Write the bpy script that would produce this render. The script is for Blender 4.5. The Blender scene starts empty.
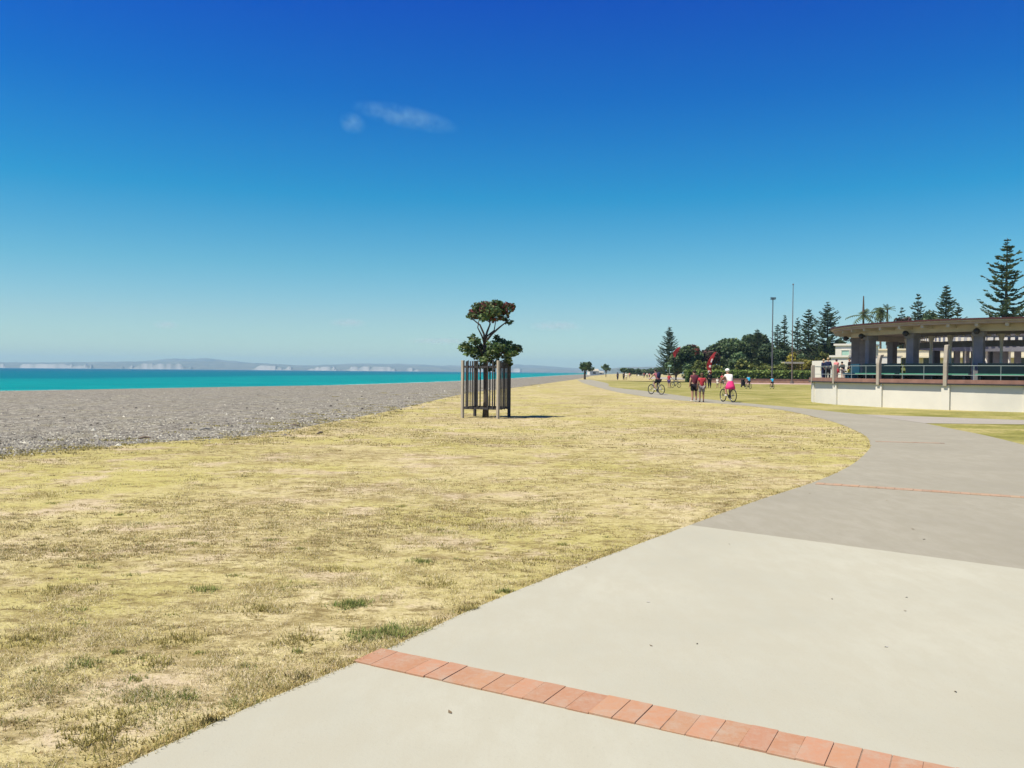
import bpy, math, random
import numpy as np
from mathutils import Vector, Matrix, Euler

random.seed(7)
RNG = np.random.default_rng(11)
PI = math.pi
scene = bpy.context.scene
COL = scene.collection

# ------------------------------------------------------------------ camera
F = 850.0
CAM_H = 1.6
PITCH = math.atan(12.2 / F)
ROLL = math.radians(0.5)
cam_d = bpy.data.cameras.new("camera")
cam_d.sensor_width = 36.0
cam_d.lens = F / 1024 * 36
cam_d.clip_start = 0.05
cam_d.clip_end = 60000
cam = bpy.data.objects.new("camera", cam_d)
COL.objects.link(cam)
CAMR = Euler((PI / 2 - PITCH, 0, 0)).to_matrix() @ Matrix.Rotation(ROLL, 3, 'Z')
cam.matrix_world = Matrix.Translation((0, 0, CAM_H)) @ CAMR.to_4x4()
scene.camera = cam


def ray(px, py):
    return CAMR @ Vector(((px - 512) / F, (384 - py) / F, -1))


def G(px, py, z=0.0):
    """ground point seen at that spot of the photograph"""
    d = ray(px, py)
    t = (z - CAM_H) / d.z
    return Vector((d.x * t, d.y * t, z))


def P(px, py, Y):
    d = ray(px, py)
    t = Y / d.y
    return Vector((d.x * t, Y, CAM_H + d.z * t))


# ------------------------------------------------------------------ objects
def tag(o, label=None, cat=None, group=None, kind=None):
    for k, v in (("label", label), ("category", cat), ("group", group), ("kind", kind)):
        if v:
            o[k] = v
    return o


def empty(name, loc, rz=0.0, label=None, cat=None, group=None):
    o = bpy.data.objects.new(name, None)
    o.empty_display_size = 0.2
    COL.objects.link(o)
    o.location = loc
    o.rotation_euler = (0, 0, rz)
    return tag(o, label, cat, group)


def kids(o):
    return [c for c in bpy.data.objects if c.parent == o]


def copy_tree(o, parent=None, children=None):
    if children is None:
        children = {}
        for c in bpy.data.objects:
            if c.parent is not None:
                children.setdefault(c.parent.name, []).append(c)
    n = o.copy()
    COL.objects.link(n)
    n.parent = parent
    for ch in children.get(o.name, []):
        copy_tree(ch, n, children)
    return n


class MB:
    def __init__(s):
        s.v = []
        s.f = []
        s.c = []
        s.col = (1, 1, 1)

    def add(s, vs, fs):
        b = len(s.v)
        s.v.extend([tuple(v) for v in vs])
        s.c.extend([s.col] * len(vs))
        s.f.extend([tuple(i + b for i in f) for f in fs])
        return s

    def box(s, c, size, rz=0.0, rx=0.0, ry=0.0):
        m = Euler((rx, ry, rz)).to_matrix()
        vs = []
        for x in (-.5, .5):
            for y in (-.5, .5):
                for z in (-.5, .5):
                    vs.append(m @ Vector((x * size[0], y * size[1], z * size[2])) + Vector(c))
        return s.add(vs, [(0, 1, 3, 2), (4, 6, 7, 5), (0, 4, 5, 1), (2, 3, 7, 6), (0, 2, 6, 4), (1, 5, 7, 3)])

    def tube(s, pts, rad, n=8, closed=False):
        pts = [Vector(p) for p in pts]
        if not hasattr(rad, '__len__'):
            rad = [rad] * len(pts)
        vs, fs = [], []
        m = len(pts)
        prev = None
        for i, p in enumerate(pts):
            if closed:
                t = pts[(i + 1) % m] - pts[i - 1]
            else:
                t = pts[min(i + 1, m - 1)] - pts[max(i - 1, 0)]
            t.normalize()
            if prev is None:
                a = Vector((0, 0, 1)) if abs(t.z) < .9 else Vector((1, 0, 0))
                u = t.cross(a).normalized()
            else:
                u = (prev - t * prev.dot(t)).normalized()
            prev = u
            w = t.cross(u)
            for k in range(n):
                a = 2 * PI * k / n
                vs.append(p + (u * math.cos(a) + w * math.sin(a)) * rad[i])
        rng = m if closed else m - 1
        for i in range(rng):
            j = (i + 1) % m
            for k in range(n):
                fs.append((i * n + k, i * n + (k + 1) % n, j * n + (k + 1) % n, j * n + k))
        if not closed:
            fs.append(tuple(range(n - 1, -1, -1)))
            fs.append(tuple((m - 1) * n + k for k in range(n)))
        return s.add(vs, fs)

    def ell(s, c, r, nu=10, nv=7, rot=None):
        c = Vector(c)
        if not hasattr(r, '__len__'):
            r = (r, r, r)
        vs, fs = [], []
        def q(x, y, z):
            v = Vector((x * r[0], y * r[1], z * r[2]))
            return c + (rot @ v if rot else v)
        vs.append(q(0, 0, 1))
        for i in range(1, nv):
            t = PI * i / nv
            for k in range(nu):
                a = 2 * PI * k / nu
                vs.append(q(math.sin(t) * math.cos(a), math.sin(t) * math.sin(a), math.cos(t)))
        vs.append(q(0, 0, -1))
        for k in range(nu):
            fs.append((0, 1 + k, 1 + (k + 1) % nu))
        for i in range(nv - 2):
            for k in range(nu):
                a = 1 + i * nu
                fs.append((a + k, a + nu + k, a + nu + (k + 1) % nu, a + (k + 1) % nu))
        e = len(vs) - 1
        a = 1 + (nv - 2) * nu
        for k in range(nu):
            fs.append((a + k, e, a + (k + 1) % nu))
        return s.add(vs, fs)

    def lathe(s, prof, n=24, c=(0, 0, 0)):
        c = Vector(c)
        vs, fs = [], []
        for r, z in prof:
            for k in range(n):
                a = 2 * PI * k / n
                vs.append(c + Vector((r * math.cos(a), r * math.sin(a), z)))
        for i in range(len(prof) - 1):
            for k in range(n):
                fs.append((i * n + k, i * n + (k + 1) % n, (i + 1) * n + (k + 1) % n, (i + 1) * n + k))
        return s.add(vs, fs)

    def ring(s, r0, r1, z0, z1, a0, a1, n, c=(0, 0)):
        """box-section piece of a ring, angles in degrees"""
        full = abs(a1 - a0) >= 359.9
        vs, fs = [], []
        m = n if full else n + 1
        for i in range(m):
            a = math.radians(a0 + (a1 - a0) * i / n)
            ca, sa = math.cos(a), math.sin(a)
            for r, z in ((r0, z0), (r1, z0), (r1, z1), (r0, z1)):
                vs.append((c[0] + r * ca, c[1] + r * sa, z))
        for i in range(n):
            j = (i + 1) % m
            for k in range(4):
                fs.append((i * 4 + k, j * 4 + k, j * 4 + (k + 1) % 4, i * 4 + (k + 1) % 4))
        if not full:
            fs.append((3, 2, 1, 0))
            e = n * 4
            fs.append((e, e + 1, e + 2, e + 3))
        return s.add(vs, fs)

    def prism(s, pts, z0, z1):
        n = len(pts)
        vs = [(p[0], p[1], z0) for p in pts] + [(p[0], p[1], z1) for p in pts]
        fs = [tuple(range(n - 1, -1, -1)), tuple(range(n, 2 * n))]
        for i in range(n):
            j = (i + 1) % n
            fs.append((i, j, n + j, n + i))
        return s.add(vs, fs)

    def build(s, name, mat, parent=None, smooth=False, bevel=0):
        me = bpy.data.meshes.new(name)
        me.from_pydata(s.v, [], s.f)
        if any(c != (1, 1, 1) for c in s.c):
            a = me.color_attributes.new("Col", 'FLOAT_COLOR', 'POINT')
            a.data.foreach_set("color", np.array([(*c, 1) for c in s.c], np.float32).ravel())
        if smooth:
            me.polygons.foreach_set("use_smooth", [True] * len(me.polygons))
        me.materials.append(mat)
        me.update()
        o = bpy.data.objects.new(name, me)
        COL.objects.link(o)
        o.parent = parent
        if bevel:
            b = o.modifiers.new("bevel", 'BEVEL')
            b.width = bevel
            b.segments = 2
            b.limit_method = 'ANGLE'
        return o


def np_mesh(name, V, k, mat, parent=None, colors=None):
    """V: (n*k, 3) points, every k of them a face; colors: (n,3)"""
    V = np.asarray(V, np.float32).reshape(-1, 3)
    n = len(V) // k
    me = bpy.data.meshes.new(name)
    me.vertices.add(n * k)
    me.vertices.foreach_set("co", V.ravel())
    me.loops.add(n * k)
    me.loops.foreach_set("vertex_index", np.arange(n * k, dtype=np.int32))
    me.polygons.add(n)
    me.polygons.foreach_set("loop_start", np.arange(0, n * k, k, dtype=np.int32))
    me.polygons.foreach_set("loop_total", np.full(n, k, np.int32))
    me.update(calc_edges=True)
    if colors is not None:
        a = me.color_attributes.new("Col", 'FLOAT_COLOR', 'POINT')
        c = np.ones((n * k, 4), np.float32)
        c[:, :3] = np.repeat(colors, k, axis=0)
        a.data.foreach_set("color", c.ravel())
    me.materials.append(mat)
    o = bpy.data.objects.new(name, me)
    COL.objects.link(o)
    o.parent = parent
    return o


# ------------------------------------------------------------------ materials
class NT:
    def __init__(s, name):
        s.m = bpy.data.materials.new(name)
        s.m.use_nodes = True
        s.t = s.m.node_tree
        s.b = s.t.nodes["Principled BSDF"]
        s.tc = s.t.nodes.new("ShaderNodeTexCoord")

    def n(s, kind, **kw):
        x = s.t.nodes.new(kind)
        for k, v in kw.items():
            setattr(x, k, v)
        return x

    def l(s, a, b):
        s.t.links.new(a, b)

    def noise(s, scale, detail=4, rough=.55, stretch=None, dist=0.0):
        x = s.n("ShaderNodeTexNoise")
        x.inputs["Scale"].default_value = scale
        x.inputs["Detail"].default_value = detail
        x.inputs["Roughness"].default_value = rough
        x.inputs["Distortion"].default_value = dist
        if stretch:
            mp = s.n("ShaderNodeMapping")
            mp.inputs["Scale"].default_value = stretch
            s.l(s.tc.outputs["Object"], mp.inputs["Vector"])
            s.l(mp.outputs["Vector"], x.inputs["Vector"])
        else:
            s.l(s.tc.outputs["Object"], x.inputs["Vector"])
        return x.outputs["Fac"]

    def ramp(s, fac, stops):
        r = s.n("ShaderNodeValToRGB")
        el = r.color_ramp.elements
        while len(el) < len(stops):
            el.new(.5)
        for e, (p, c) in zip(el, stops):
            e.position = p
            e.color = (*c, 1) if len(c) == 3 else c
        s.l(fac, r.inputs["Fac"])
        return r.outputs["Color"]

    def mix(s, fac, a, b, mode='MIX'):
        x = s.n("ShaderNodeMix", data_type='RGBA', blend_type=mode)
        if hasattr(fac, 'links'):
            s.l(fac, x.inputs["Factor"])
        else:
            x.inputs["Factor"].default_value = fac
        for key, val in (("A", a), ("B", b)):
            sock = [i for i in x.inputs if i.name == key and i.type == 'RGBA'][0]
            if hasattr(val, 'links'):
                s.l(val, sock)
            else:
                sock.default_value = (*val, 1)
        return [o for o in x.outputs if o.type == 'RGBA'][0]

    def bump(s, h, strength=.3, dist=.02):
        b = s.n("ShaderNodeBump")
        b.inputs["Strength"].default_value = strength
        b.inputs["Distance"].default_value = dist
        s.l(h, b.inputs["Height"])
        s.l(b.outputs["Normal"], s.b.inputs["Normal"])

    def out(s, color=None, rough=.7, spec=.3, metal=0.0):
        if color is not None:
            if hasattr(color, 'links'):
                s.l(color, s.b.inputs["Base Color"])
            else:
                s.b.inputs["Base Color"].default_value = (*color, 1)
        s.b.inputs["Roughness"].default_value = rough
        s.b.inputs["Specular IOR Level"].default_value = spec
        s.b.inputs["Metallic"].default_value = metal
        return s.m


def gray3(v):
    return (v, v, v)


def pmat(name, c, var=.18, scale=6.0, rough=.7, spec=.3, bump=.0, metal=0.0, stretch=None):
    t = NT(name)
    a = tuple(x * (1 - var) for x in c)
    b = tuple(min(1, x * (1 + var)) for x in c)
    n = t.noise(scale, 5, .6, stretch)
    col = t.ramp(n, [(.3, a), (.7, b)])
    if bump:
        t.bump(t.noise(scale * 6, 4, .6, stretch), bump, .01)
    return t.out(col, rough, spec, metal)


def leafmat(name, rough=.6, spec=.25, trans=.25):
    t = NT(name)
    a = t.n("ShaderNodeAttribute", attribute_name="Col")
    t.out(a.outputs["Color"], rough, spec)
    if trans:
        tr = t.n("ShaderNodeBsdfTranslucent")
        t.l(a.outputs["Color"], tr.inputs["Color"])
        mx = t.n("ShaderNodeMixShader")
        mx.inputs[0].default_value = trans
        t.l(t.b.outputs[0], mx.inputs[1])
        t.l(tr.outputs[0], mx.inputs[2])
        o = [x for x in t.t.nodes if x.type == 'OUTPUT_MATERIAL'][0]
        t.l(mx.outputs[0], o.inputs["Surface"])
    return t.m


M_LEAF = leafmat("foliage_leaf")
M_GRASSBLADE = leafmat("dry_blade", .8, .1, .2)
M_STONE = leafmat("beach_stone", .85, .2, 0)
M_BARK = pmat("bark", (.10, .075, .055), .35, 8, .9, .1, .4, stretch=(4, 4, .8))
M_BARK2 = pmat("grey_bark", (.085, .07, .06), .3, 14, .9, .1, .4, stretch=(4, 4, .8))
M_WHITE = pmat("cream_render", (.635, .615, .545), .04, 1.2, .8, .15)
M_CREAM = pmat("cream_wall", (.58, .53, .40), .08, .8, .85, .15)
M_COPING = pmat("pink_brown_coping", (.24, .135, .105), .2, 3, .8, .2, .2)
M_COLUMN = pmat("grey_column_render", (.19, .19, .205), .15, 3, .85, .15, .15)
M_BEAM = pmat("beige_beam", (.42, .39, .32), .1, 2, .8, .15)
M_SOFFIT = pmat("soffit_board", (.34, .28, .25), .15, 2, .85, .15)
M_ROOF = pmat("maroon_roof", (.062, .022, .022), .25, 2, .6, .3)
M_DECK = pmat("deck_paving", (.38, .33, .28), .15, 2, .85, .15)
M_FIN = pmat("fin_concrete", (.34, .305, .25), .14, 3, .85, .15, .2)
M_RAIL = pmat("pale_rail_metal", (.24, .30, .29), .08, 6, .45, .5, 0)
M_BENCH_G = pmat("light_green_paint", (.07, .26, .16), .12, 5, .5, .4)
M_BENCH_D = pmat("dark_teal_paint", (.003, .012, .017), .2, 4, .5, .3)
M_BENCH_B = pmat("blue_teal_paint", (.008, .06, .10), .2, 4, .5, .3)
M_DARKMETAL = pmat("dark_metal", (.03, .03, .035), .2, 10, .5, .5, 0, .3)
M_STEEL = pmat("pole_grey_paint", (.10, .10, .11), .2, 4, .5, .4)
M_POLEW = pmat("pole_weathered", (.14, .115, .10), .2, 4, .6, .3)
M_GLOBE = pmat("lamp_globe", (.7, .68, .62), .03, 10, .3, .5)
M_MINT = pmat("mint_panel", (.35, .55, .45), .1, 3, .5, .4)
M_WINDOW = pmat("dark_window", (.03, .035, .04), .3, 1, .15, .6)
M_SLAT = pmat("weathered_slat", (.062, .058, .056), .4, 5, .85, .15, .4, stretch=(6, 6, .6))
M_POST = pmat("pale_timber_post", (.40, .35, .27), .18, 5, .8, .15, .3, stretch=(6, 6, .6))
M_WALLB = pmat("brown_brick_wall", (.33, .21, .14), .2, 2, .85, .15, .2)
M_TYRE = pmat("black_rubber", (.018, .018, .02), .2, 20, .8, .3)
M_RIM = pmat("alloy_rim", (.16, .16, .17), .1, 20, .35, .6, 0, .8)

# ------------------------------------------------------------------ numpy noise
def vnoise(x, y, seed=0):
    xi = np.floor(x).astype(np.int64)
    yi = np.floor(y).astype(np.int64)
    fx, fy = x - xi, y - yi
    fx = fx * fx * (3 - 2 * fx)
    fy = fy * fy * (3 - 2 * fy)

    def h(a, b):
        n = (a * 374761393 + b * 668265263 + seed * 982451653) & 0x7fffffff
        n = ((n ^ (n >> 13)) * 1274126177) & 0x7fffffff
        n = n ^ (n >> 16)
        return (n & 0xffff) / 65535.0
    return (h(xi, yi) * (1 - fx) + h(xi + 1, yi) * fx) * (1 - fy) + (h(xi, yi + 1) * (1 - fx) + h(xi + 1, yi + 1) * fx) * fy


def fbm(x, y, seed=0, o=4):
    s, a, t = 0, 1, 0
    for i in range(o):
        s = s + a * vnoise(x * 2 ** i, y * 2 ** i, seed + i * 17)
        t += a
        a *= .55
    return s / t


# ------------------------------------------------------------------ ground lines
edge_px = [(0, 456), (60, 450), (130, 444), (240, 437.5), (300, 428), (350, 418.5), (400, 409), (440, 399), (470, 392.5),
           (520, 387), (560, 381.5), (580, 378.7)]
grass_edge = [G(x, y) for x, y in edge_px]
g0 = grass_edge[0]
grass_edge = [Vector((-22, -6, 0)), Vector((-17.5, 4, 0)), Vector((-13, 11, 0))] + grass_edge + [Vector((40, 420, 0)), Vector((90, 800, 0)), Vector((260, 2000, 0)), Vector((900, 5500, 0))]
WZ = -1.0
shore_px = [(0, 391), (130, 389.5), (250, 387.5), (350, 384.8), (420, 382.6), (470, 380.6), (510, 378.4), (540, 376.6)]
shore = [G(x, y, WZ) for x, y in shore_px]
shore = [Vector((-125, -40, WZ)), Vector((-95, 10, WZ)), Vector((-72, 56, WZ))] + shore + [Vector((50, 800, WZ)), Vector((200, 2000, WZ)), Vector((800, 5500, WZ))]


def resample(pts, n):
    """n points spread so that the near ones are dense"""
    pts = np.array([tuple(p) for p in pts])
    d = np.r_[0, np.cumsum(np.linalg.norm(np.diff(pts, axis=0), axis=1))]
    t = d[-1] * (np.linspace(0, 1, n) ** 2.6)
    return np.stack([np.interp(t, d, pts[:, k]) for k in range(3)], 1)


def by_y(pts):
    a = np.array([(p[1], p[0]) for p in pts])
    a = a[np.argsort(a[:, 0])]
    return lambda y: np.interp(y, a[:, 0], a[:, 1])


beach_x = by_y(grass_edge)
left_px = [(120, 768), (250, 708), (380, 653), (470, 611), (560, 574), (640, 544), (690, 525.5), (760, 500), (815, 482), (850, 466),
           (867, 452), (870, 444), (862, 434), (830, 421), (790, 411.5), (760, 407.3), (730, 404.4), (700, 402.2), (660, 398.5), (640, 395.8), (610, 390.5)]
path_left = [G(x, y) for x, y in left_px]
d0 = (path_left[0] - path_left[1])
path_left = [path_left[0] + d0 * 3.2] + path_left + [Vector((10.8, 130, 0)), Vector((14.5, 190, 0))]
path_left_x = by_y(path_left)
right_px = [(1024, 445), (985, 435.5), (950, 428.5), (925, 423.5)]
path_right = [G(x, y) for x, y in right_px]
upper_px = [(858, 414.4), (840, 412.4), (800, 408.2), (740, 402.6), (700, 398.4), (670, 394.2), (640, 390.4), (610, 386.8)]
path_upper = [G(x, y) for x, y in upper_px]


def smooth_line(pts, per=6):
    """Catmull-Rom through the points"""
    out = []
    n = len(pts)
    for i in range(n - 1):
        p0, p1, p2, p3 = pts[max(i - 1, 0)], pts[i], pts[i + 1], pts[min(i + 2, n - 1)]
        for k in range(per):
            t = k / per
            out.append(.5 * ((2 * p1) + (p2 - p0) * t + (2 * p0 - 5 * p1 + 4 * p2 - p3) * t * t + (3 * p1 - p0 - 3 * p2 + p3) * t ** 3))
    out.append(pts[-1])
    return out


pl = smooth_line(path_left, 5)
path_left_x = by_y(pl)


def sheet(name, pts, z, mat, kind='structure', thick=0.0):
    import bmesh
    bm = bmesh.new()
    vs = [bm.verts.new((p[0], p[1], z)) for p in pts]
    f = bm.faces.new(vs)
    bmesh.ops.triangulate(bm, faces=[f], ngon_method='EAR_CLIP')
    bm.normal_update()
    for f in bm.faces:
        if f.normal.z < 0:
            f.normal_flip()
    me = bpy.data.meshes.new(name)
    bm.to_mesh(me)
    bm.free()
    me.materials.append(mat)
    o = bpy.data.objects.new(name, me)
    COL.objects.link(o)
    return tag(o, kind=kind)


# --- dry grass ground
t = NT("dry_grass_ground")
mid = t.noise(1.6, 8, .72, stretch=(.8, 1, 1))
fine = t.noise(11, 8, .75)
vf = t.noise(48, 4, .7)
big = t.noise(.28, 4, .55)
c1 = t.ramp(mid, [(.38, (.31, .245, .12)), (.47, (.42, .36, .175)), (.55, (.50, .43, .24)), (.65, (.58, .49, .35))])
c2 = t.ramp(fine, [(.34, (.22, .175, .08)), (.45, (.41, .35, .165)), (.55, (.54, .47, .26)), (.66, (.65, .57, .39))])
c = t.mix(.5, c1, c2)
c = t.mix(t.ramp(t.noise(.2, 5, .6), [(.42, gray3(0)), (.58, gray3(.65))]), c, (.385, .36, .10))
# worn bare soil
c = t.mix(t.ramp(t.noise(.85, 7, .7), [(.52, gray3(0)), (.61, gray3(.8))]), c, (.50, .41, .285))
# dark matted tufts, more of them in some places than in others
for sc, lo, hi, am, tone in ((3.0, .41, .50, .65, (.23, .18, .075)), (8.5, .39, .47, .85, (.17, .13, .055)), (20.0, .37, .455, .7, (.14, .11, .04))):
    nz = t.noise(sc, 7, .72, stretch=(.7, 1.15, 1))
    ad = t.n("ShaderNodeMath", operation='MULTIPLY_ADD')
    t.l(big, ad.inputs[0])
    ad.inputs[1].default_value = .22
    ad.inputs[2].default_value = -.11
    sm = t.n("ShaderNodeMath", operation='ADD')
    t.l(nz, sm.inputs[0])
    t.l(ad.outputs[0], sm.inputs[1])
    c = t.mix(t.ramp(sm.outputs[0], [(lo, gray3(am)), (hi, gray3(0))]), c, tone)
c = t.mix(t.ramp(vf, [(.34, gray3(.5)), (.5, gray3(0))]), c, (.18, .145, .05))
t.bump(fine, .5, .04)
M_GROUND = t.out(c, .95, .05)
ge = resample(grass_edge, 200)
gpts = [tuple(p) for p in ge] + [(9000, 9000, 0), (9000, -400, 0), (-22, -400, 0)]
sheet("ground", gpts, 0.0, M_GROUND)

# --- pebble beach
t = NT("pebble_beach")
vo = t.n("ShaderNodeTexVoronoi")
vo.inputs["Scale"].default_value = 9
t.l(t.tc.outputs["Object"], vo.inputs["Vector"])
sep = t.n("ShaderNodeSeparateColor")
t.l(vo.outputs["Color"], sep.inputs["Color"])
peb = t.ramp(sep.outputs[0], [(.05, (.06, .056, .044)), (.35, (.175, .165, .13)), (.72, (.275, .26, .205)), (.95, (.50, .48, .39))])
mid = t.noise(.35, 5, .6, stretch=(1.4, .35, 1))
c = t.mix(t.ramp(mid, [(.35, gray3(.15)), (.65, gray3(.6))]), peb, (.215, .198, .168))
c = t.mix(t.ramp(t.noise(2.2, 5, .75), [(.38, gray3(.75)), (.52, gray3(0))]), c, (.085, .075, .06))
c = t.mix(t.ramp(t.noise(.5, 5, .7), [(.5, gray3(0)), (.68, gray3(.5))]), c, (.235, .215, .13))
t.bump(vo.outputs["Distance"], .8, .06)
M_BEACH = t.out(c, .9, .1)
NS = 220
sh = resample(shore, NS)
rows = []
for i in range(NS):
    a = np.array(ge[int(i * (len(ge) - 1) / (NS - 1))])
    b = sh[i]
    r = []
    for u in (0, .05, .2, .4, .6, .75, .85, .93, 1.0, 1.06, 1.3):
        p = a + (b - a) * u
        prof = np.interp(u, [0, .06, .4, .6, .75, .93, 1, 1.06, 1.3], [-.003, -.06, -.33, -.52, -.70, -.93, -1.0, -1.2, -3.0])
        p[2] = prof
        r.append(p)
    rows.append(r)
b = MB()
k = len(rows[0])
b.v = [tuple(p) for r in rows for p in r]
b.c = [(1, 1, 1)] * len(b.v)
b.f = [(i * k + j + 1, i * k + j, (i + 1) * k + j, (i + 1) * k + j + 1) for i in range(NS - 1) for j in range(k - 1)]
tag(b.build("beach", M_BEACH, smooth=True), kind='structure')

# --- sea, lofted from the waterline outwards; 'shore' carries the distance from it
t = NT("sea_water")
at = t.n("ShaderNodeAttribute", attribute_name="shore")
wob = t.noise(.012, 4, .5)
mad = t.n("ShaderNodeMath", operation='MULTIPLY_ADD')
t.l(wob, mad.inputs[0])
mad.inputs[1].default_value = 90
t.l(at.outputs["Fac"], mad.inputs[2])
dv = t.n("ShaderNodeMath", operation='DIVIDE')
t.l(mad.outputs[0], dv.inputs[0])
dv.inputs[1].default_value = 1000
wc = t.ramp(dv.outputs[0], [(.03, (.006, .24, .225)), (.06, (.003, .215, .205)), (.135, (.002, .20, .20)), (.16, (.001, .125, .165)), (.5, (.001, .10, .16)), (1, (.001, .07, .14))])
foam_n = t.noise(.5, 5, .6)
fm = t.n("ShaderNodeMath", operation='MULTIPLY_ADD')
t.l(foam_n, fm.inputs[0])
fm.inputs[1].default_value = 9
t.l(at.outputs["Fac"], fm.inputs[2])
foam = t.ramp(t.n("ShaderNodeMath", operation='DIVIDE').outputs[0], [(.42, gray3(1)), (.6, gray3(0))])
dn = foam.node.inputs["Fac"].links[0].from_node
t.l(fm.outputs[0], dn.inputs[0])
dn.inputs[1].default_value = 10
streak = t.noise(.03, 5, .6, stretch=(.4, 1.6, 1))
wc = t.mix(t.ramp(streak, [(.42, gray3(0)), (.7, gray3(.35))]), wc, (.002, .12, .16))
wc = t.mix(foam, wc, (.46, .56, .54))
rip = t.noise(.35, 6, .65, stretch=(.5, 1.3, 1))
wc = t.mix(t.ramp(rip, [(.38, gray3(.4)), (.55, gray3(0))]), wc, (.001, .10, .13))
t.bump(t.noise(1.2, 6, .6, stretch=(1, .5, 1)), .3, .3)
M_SEA = t.out(wc, .5, .02)
rows = []
attr = []
for i in range(NS):
    a = sh[i]
    p0, p1 = sh[max(i - 1, 0)], sh[min(i + 1, NS - 1)]
    tx = (p1 - p0)[:2]
    tx = tx / (np.linalg.norm(tx) + 1e-9)
    n = np.array([-tx[1], tx[0]])
    far = np.array([-1.0, .35 + .6 * i / NS])
    far /= np.linalg.norm(far)
    for d in (0, 3, 6, 12, 30, 60, 90, 110, 160, 260, 420, 800, 1600, 3500, 8500):
        w = min(1, d / 500)
        dirv = n * (1 - w) + far * w
        rows.append((a[0] + dirv[0] * d, a[1] + dirv[1] * d, WZ - .0002 * d))
        attr.append(d)
k = 15
b = MB()
b.v = rows
b.c = [(1, 1, 1)] * len(rows)
b.f = [(i * k + j + 1, i * k + j, (i + 1) * k + j, (i + 1) * k + j + 1) for i in range(NS - 1) for j in range(k - 1)]
sea = tag(b.build("sea", M_SEA), kind='structure')
fa = sea.data.attributes.new("shore", 'FLOAT', 'POINT')
fa.data.foreach_set("value", np.array(attr, np.float32))
# open water farther out, a little below the lofted sheet
t = NT("open_sea_water")
wc = t.ramp(t.noise(.003, 4, .6, stretch=(.4, 1.5, 1)), [(.35, (.001, .05, .12)), (.65, (.001, .06, .13))])
t.bump(t.noise(.8, 5, .6), .3, .3)
M_SEA2 = t.out(wc, .5, .02)
sheet("open_sea", [(-9000, -400), (900, -400), (900, 9000), (-9000, 9000)], WZ - 2.5, M_SEA2)

# --- concrete paths
def concrete(name, base, stain):
    t = NT(name)
    a = t.noise(.45, 5, .6)
    f = t.noise(3.5, 7, .7, stretch=(1.6, .6, 1))
    s = t.noise(60, 3, .7)
    d = tuple(x * .90 for x in base)
    c = t.ramp(a, [(.34, d), (.66, tuple(min(1, x * 1.04) for x in base))])
    c = t.mix(t.ramp(f, [(.42, gray3(.55)), (.60, gray3(0))]), c, stain)
    st = t.noise(.8, 7, .72, stretch=(1.3, .5, 1))
    c = t.mix(t.ramp(st, [(.60, gray3(0)), (.70, gray3(.35))]), c, tuple(x * .84 for x in base))
    c = t.mix(t.ramp(t.noise(140, 2, .6), [(.70, gray3(0)), (.76, gray3(.5))]), c, tuple(x * .55 for x in base))
    c = t.mix(t.ramp(s, [(.62, gray3(0)), (.78, gray3(.35))]), c, tuple(x * .6 for x in base))
    c = t.mix(t.ramp(t.noise(1.1, 8, .8), [(.66, gray3(0)), (.80, gray3(.25))]), c, tuple(x * .72 for x in base))
    t.bump(s, .12, .01)
    return t.out(c, .9, .03)


M_CONC_L = concrete("pale_concrete", (.380, .374, .298), (.355, .342, .265))
M_CONC_D = concrete("grey_concrete", (.290, .276, .219), (.25, .236, .18))
M_CONC_X = concrete("cross_path_concrete", (.32, .30, .26), (.29, .27, .225))
PZ = .006
jl, jr = G(690, 525.5), G(1040, 572)
jdir = (jr - jl)
jfar = jl + jdir * 1.9
near_pl = [p for p in pl if p.y < jl.y - .01] + [jl]
far_pl = [jl] + [p for p in pl if p.y > jl.y + .01]
sheet("pale_path", near_pl + [jfar, Vector((jfar.x + 1, -6, 0)), Vector((-9, -6, 0))], PZ, M_CONC_L)
far_right = [Vector((14.5, 130, 0)), Vector((17.5, 190, 0))]
up = smooth_line(list(reversed(far_right)) + list(reversed(path_upper)), 4)
rr = smooth_line(list(reversed(path_right)) , 4)
rr = rr + [Vector((10.6, 15, 0)), Vector((10.2, 11, 0)), Vector((11.5, 7.2, 0))]
rr = [p for p in rr if p.y > jfar.y + .3]
xl1, xr1 = G(1024, 420.3), G(1024, 424.6)
dark_pts = far_pl + up + rr + [jfar]
sheet("grey_path", dark_pts, PZ, M_CONC_D)
xa, xb = path_upper[0], path_right[-1]
sheet("cross_path", [xb, xa, xl1, xl1 + (xl1 - xa) * 1.5, xr1 + (xr1 - xb) * 1.5, xr1], PZ + .004, M_CONC_X)

# --- brick strips across the path
t = NT("terracotta_brick")
a = t.n("ShaderNodeAttribute", attribute_name="Col")
c = t.mix(t.ramp(t.noise(30, 5, .7), [(.38, gray3(0)), (.7, gray3(.65))]), a.outputs["Color"], (.37, .255, .185))
t.bump(t.noise(80, 3, .6), .25, .004)
c = t.mix(t.ramp(t.noise(7, 7, .75), [(.50, gray3(0)), (.64, gray3(.55))]), c, (.36, .29, .22))
M_BRICK = t.out(c, .9, .04)
M_MORTAR = pmat("brick_joint", (.22, .155, .115), .3, 30, .9, .05)


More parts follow.
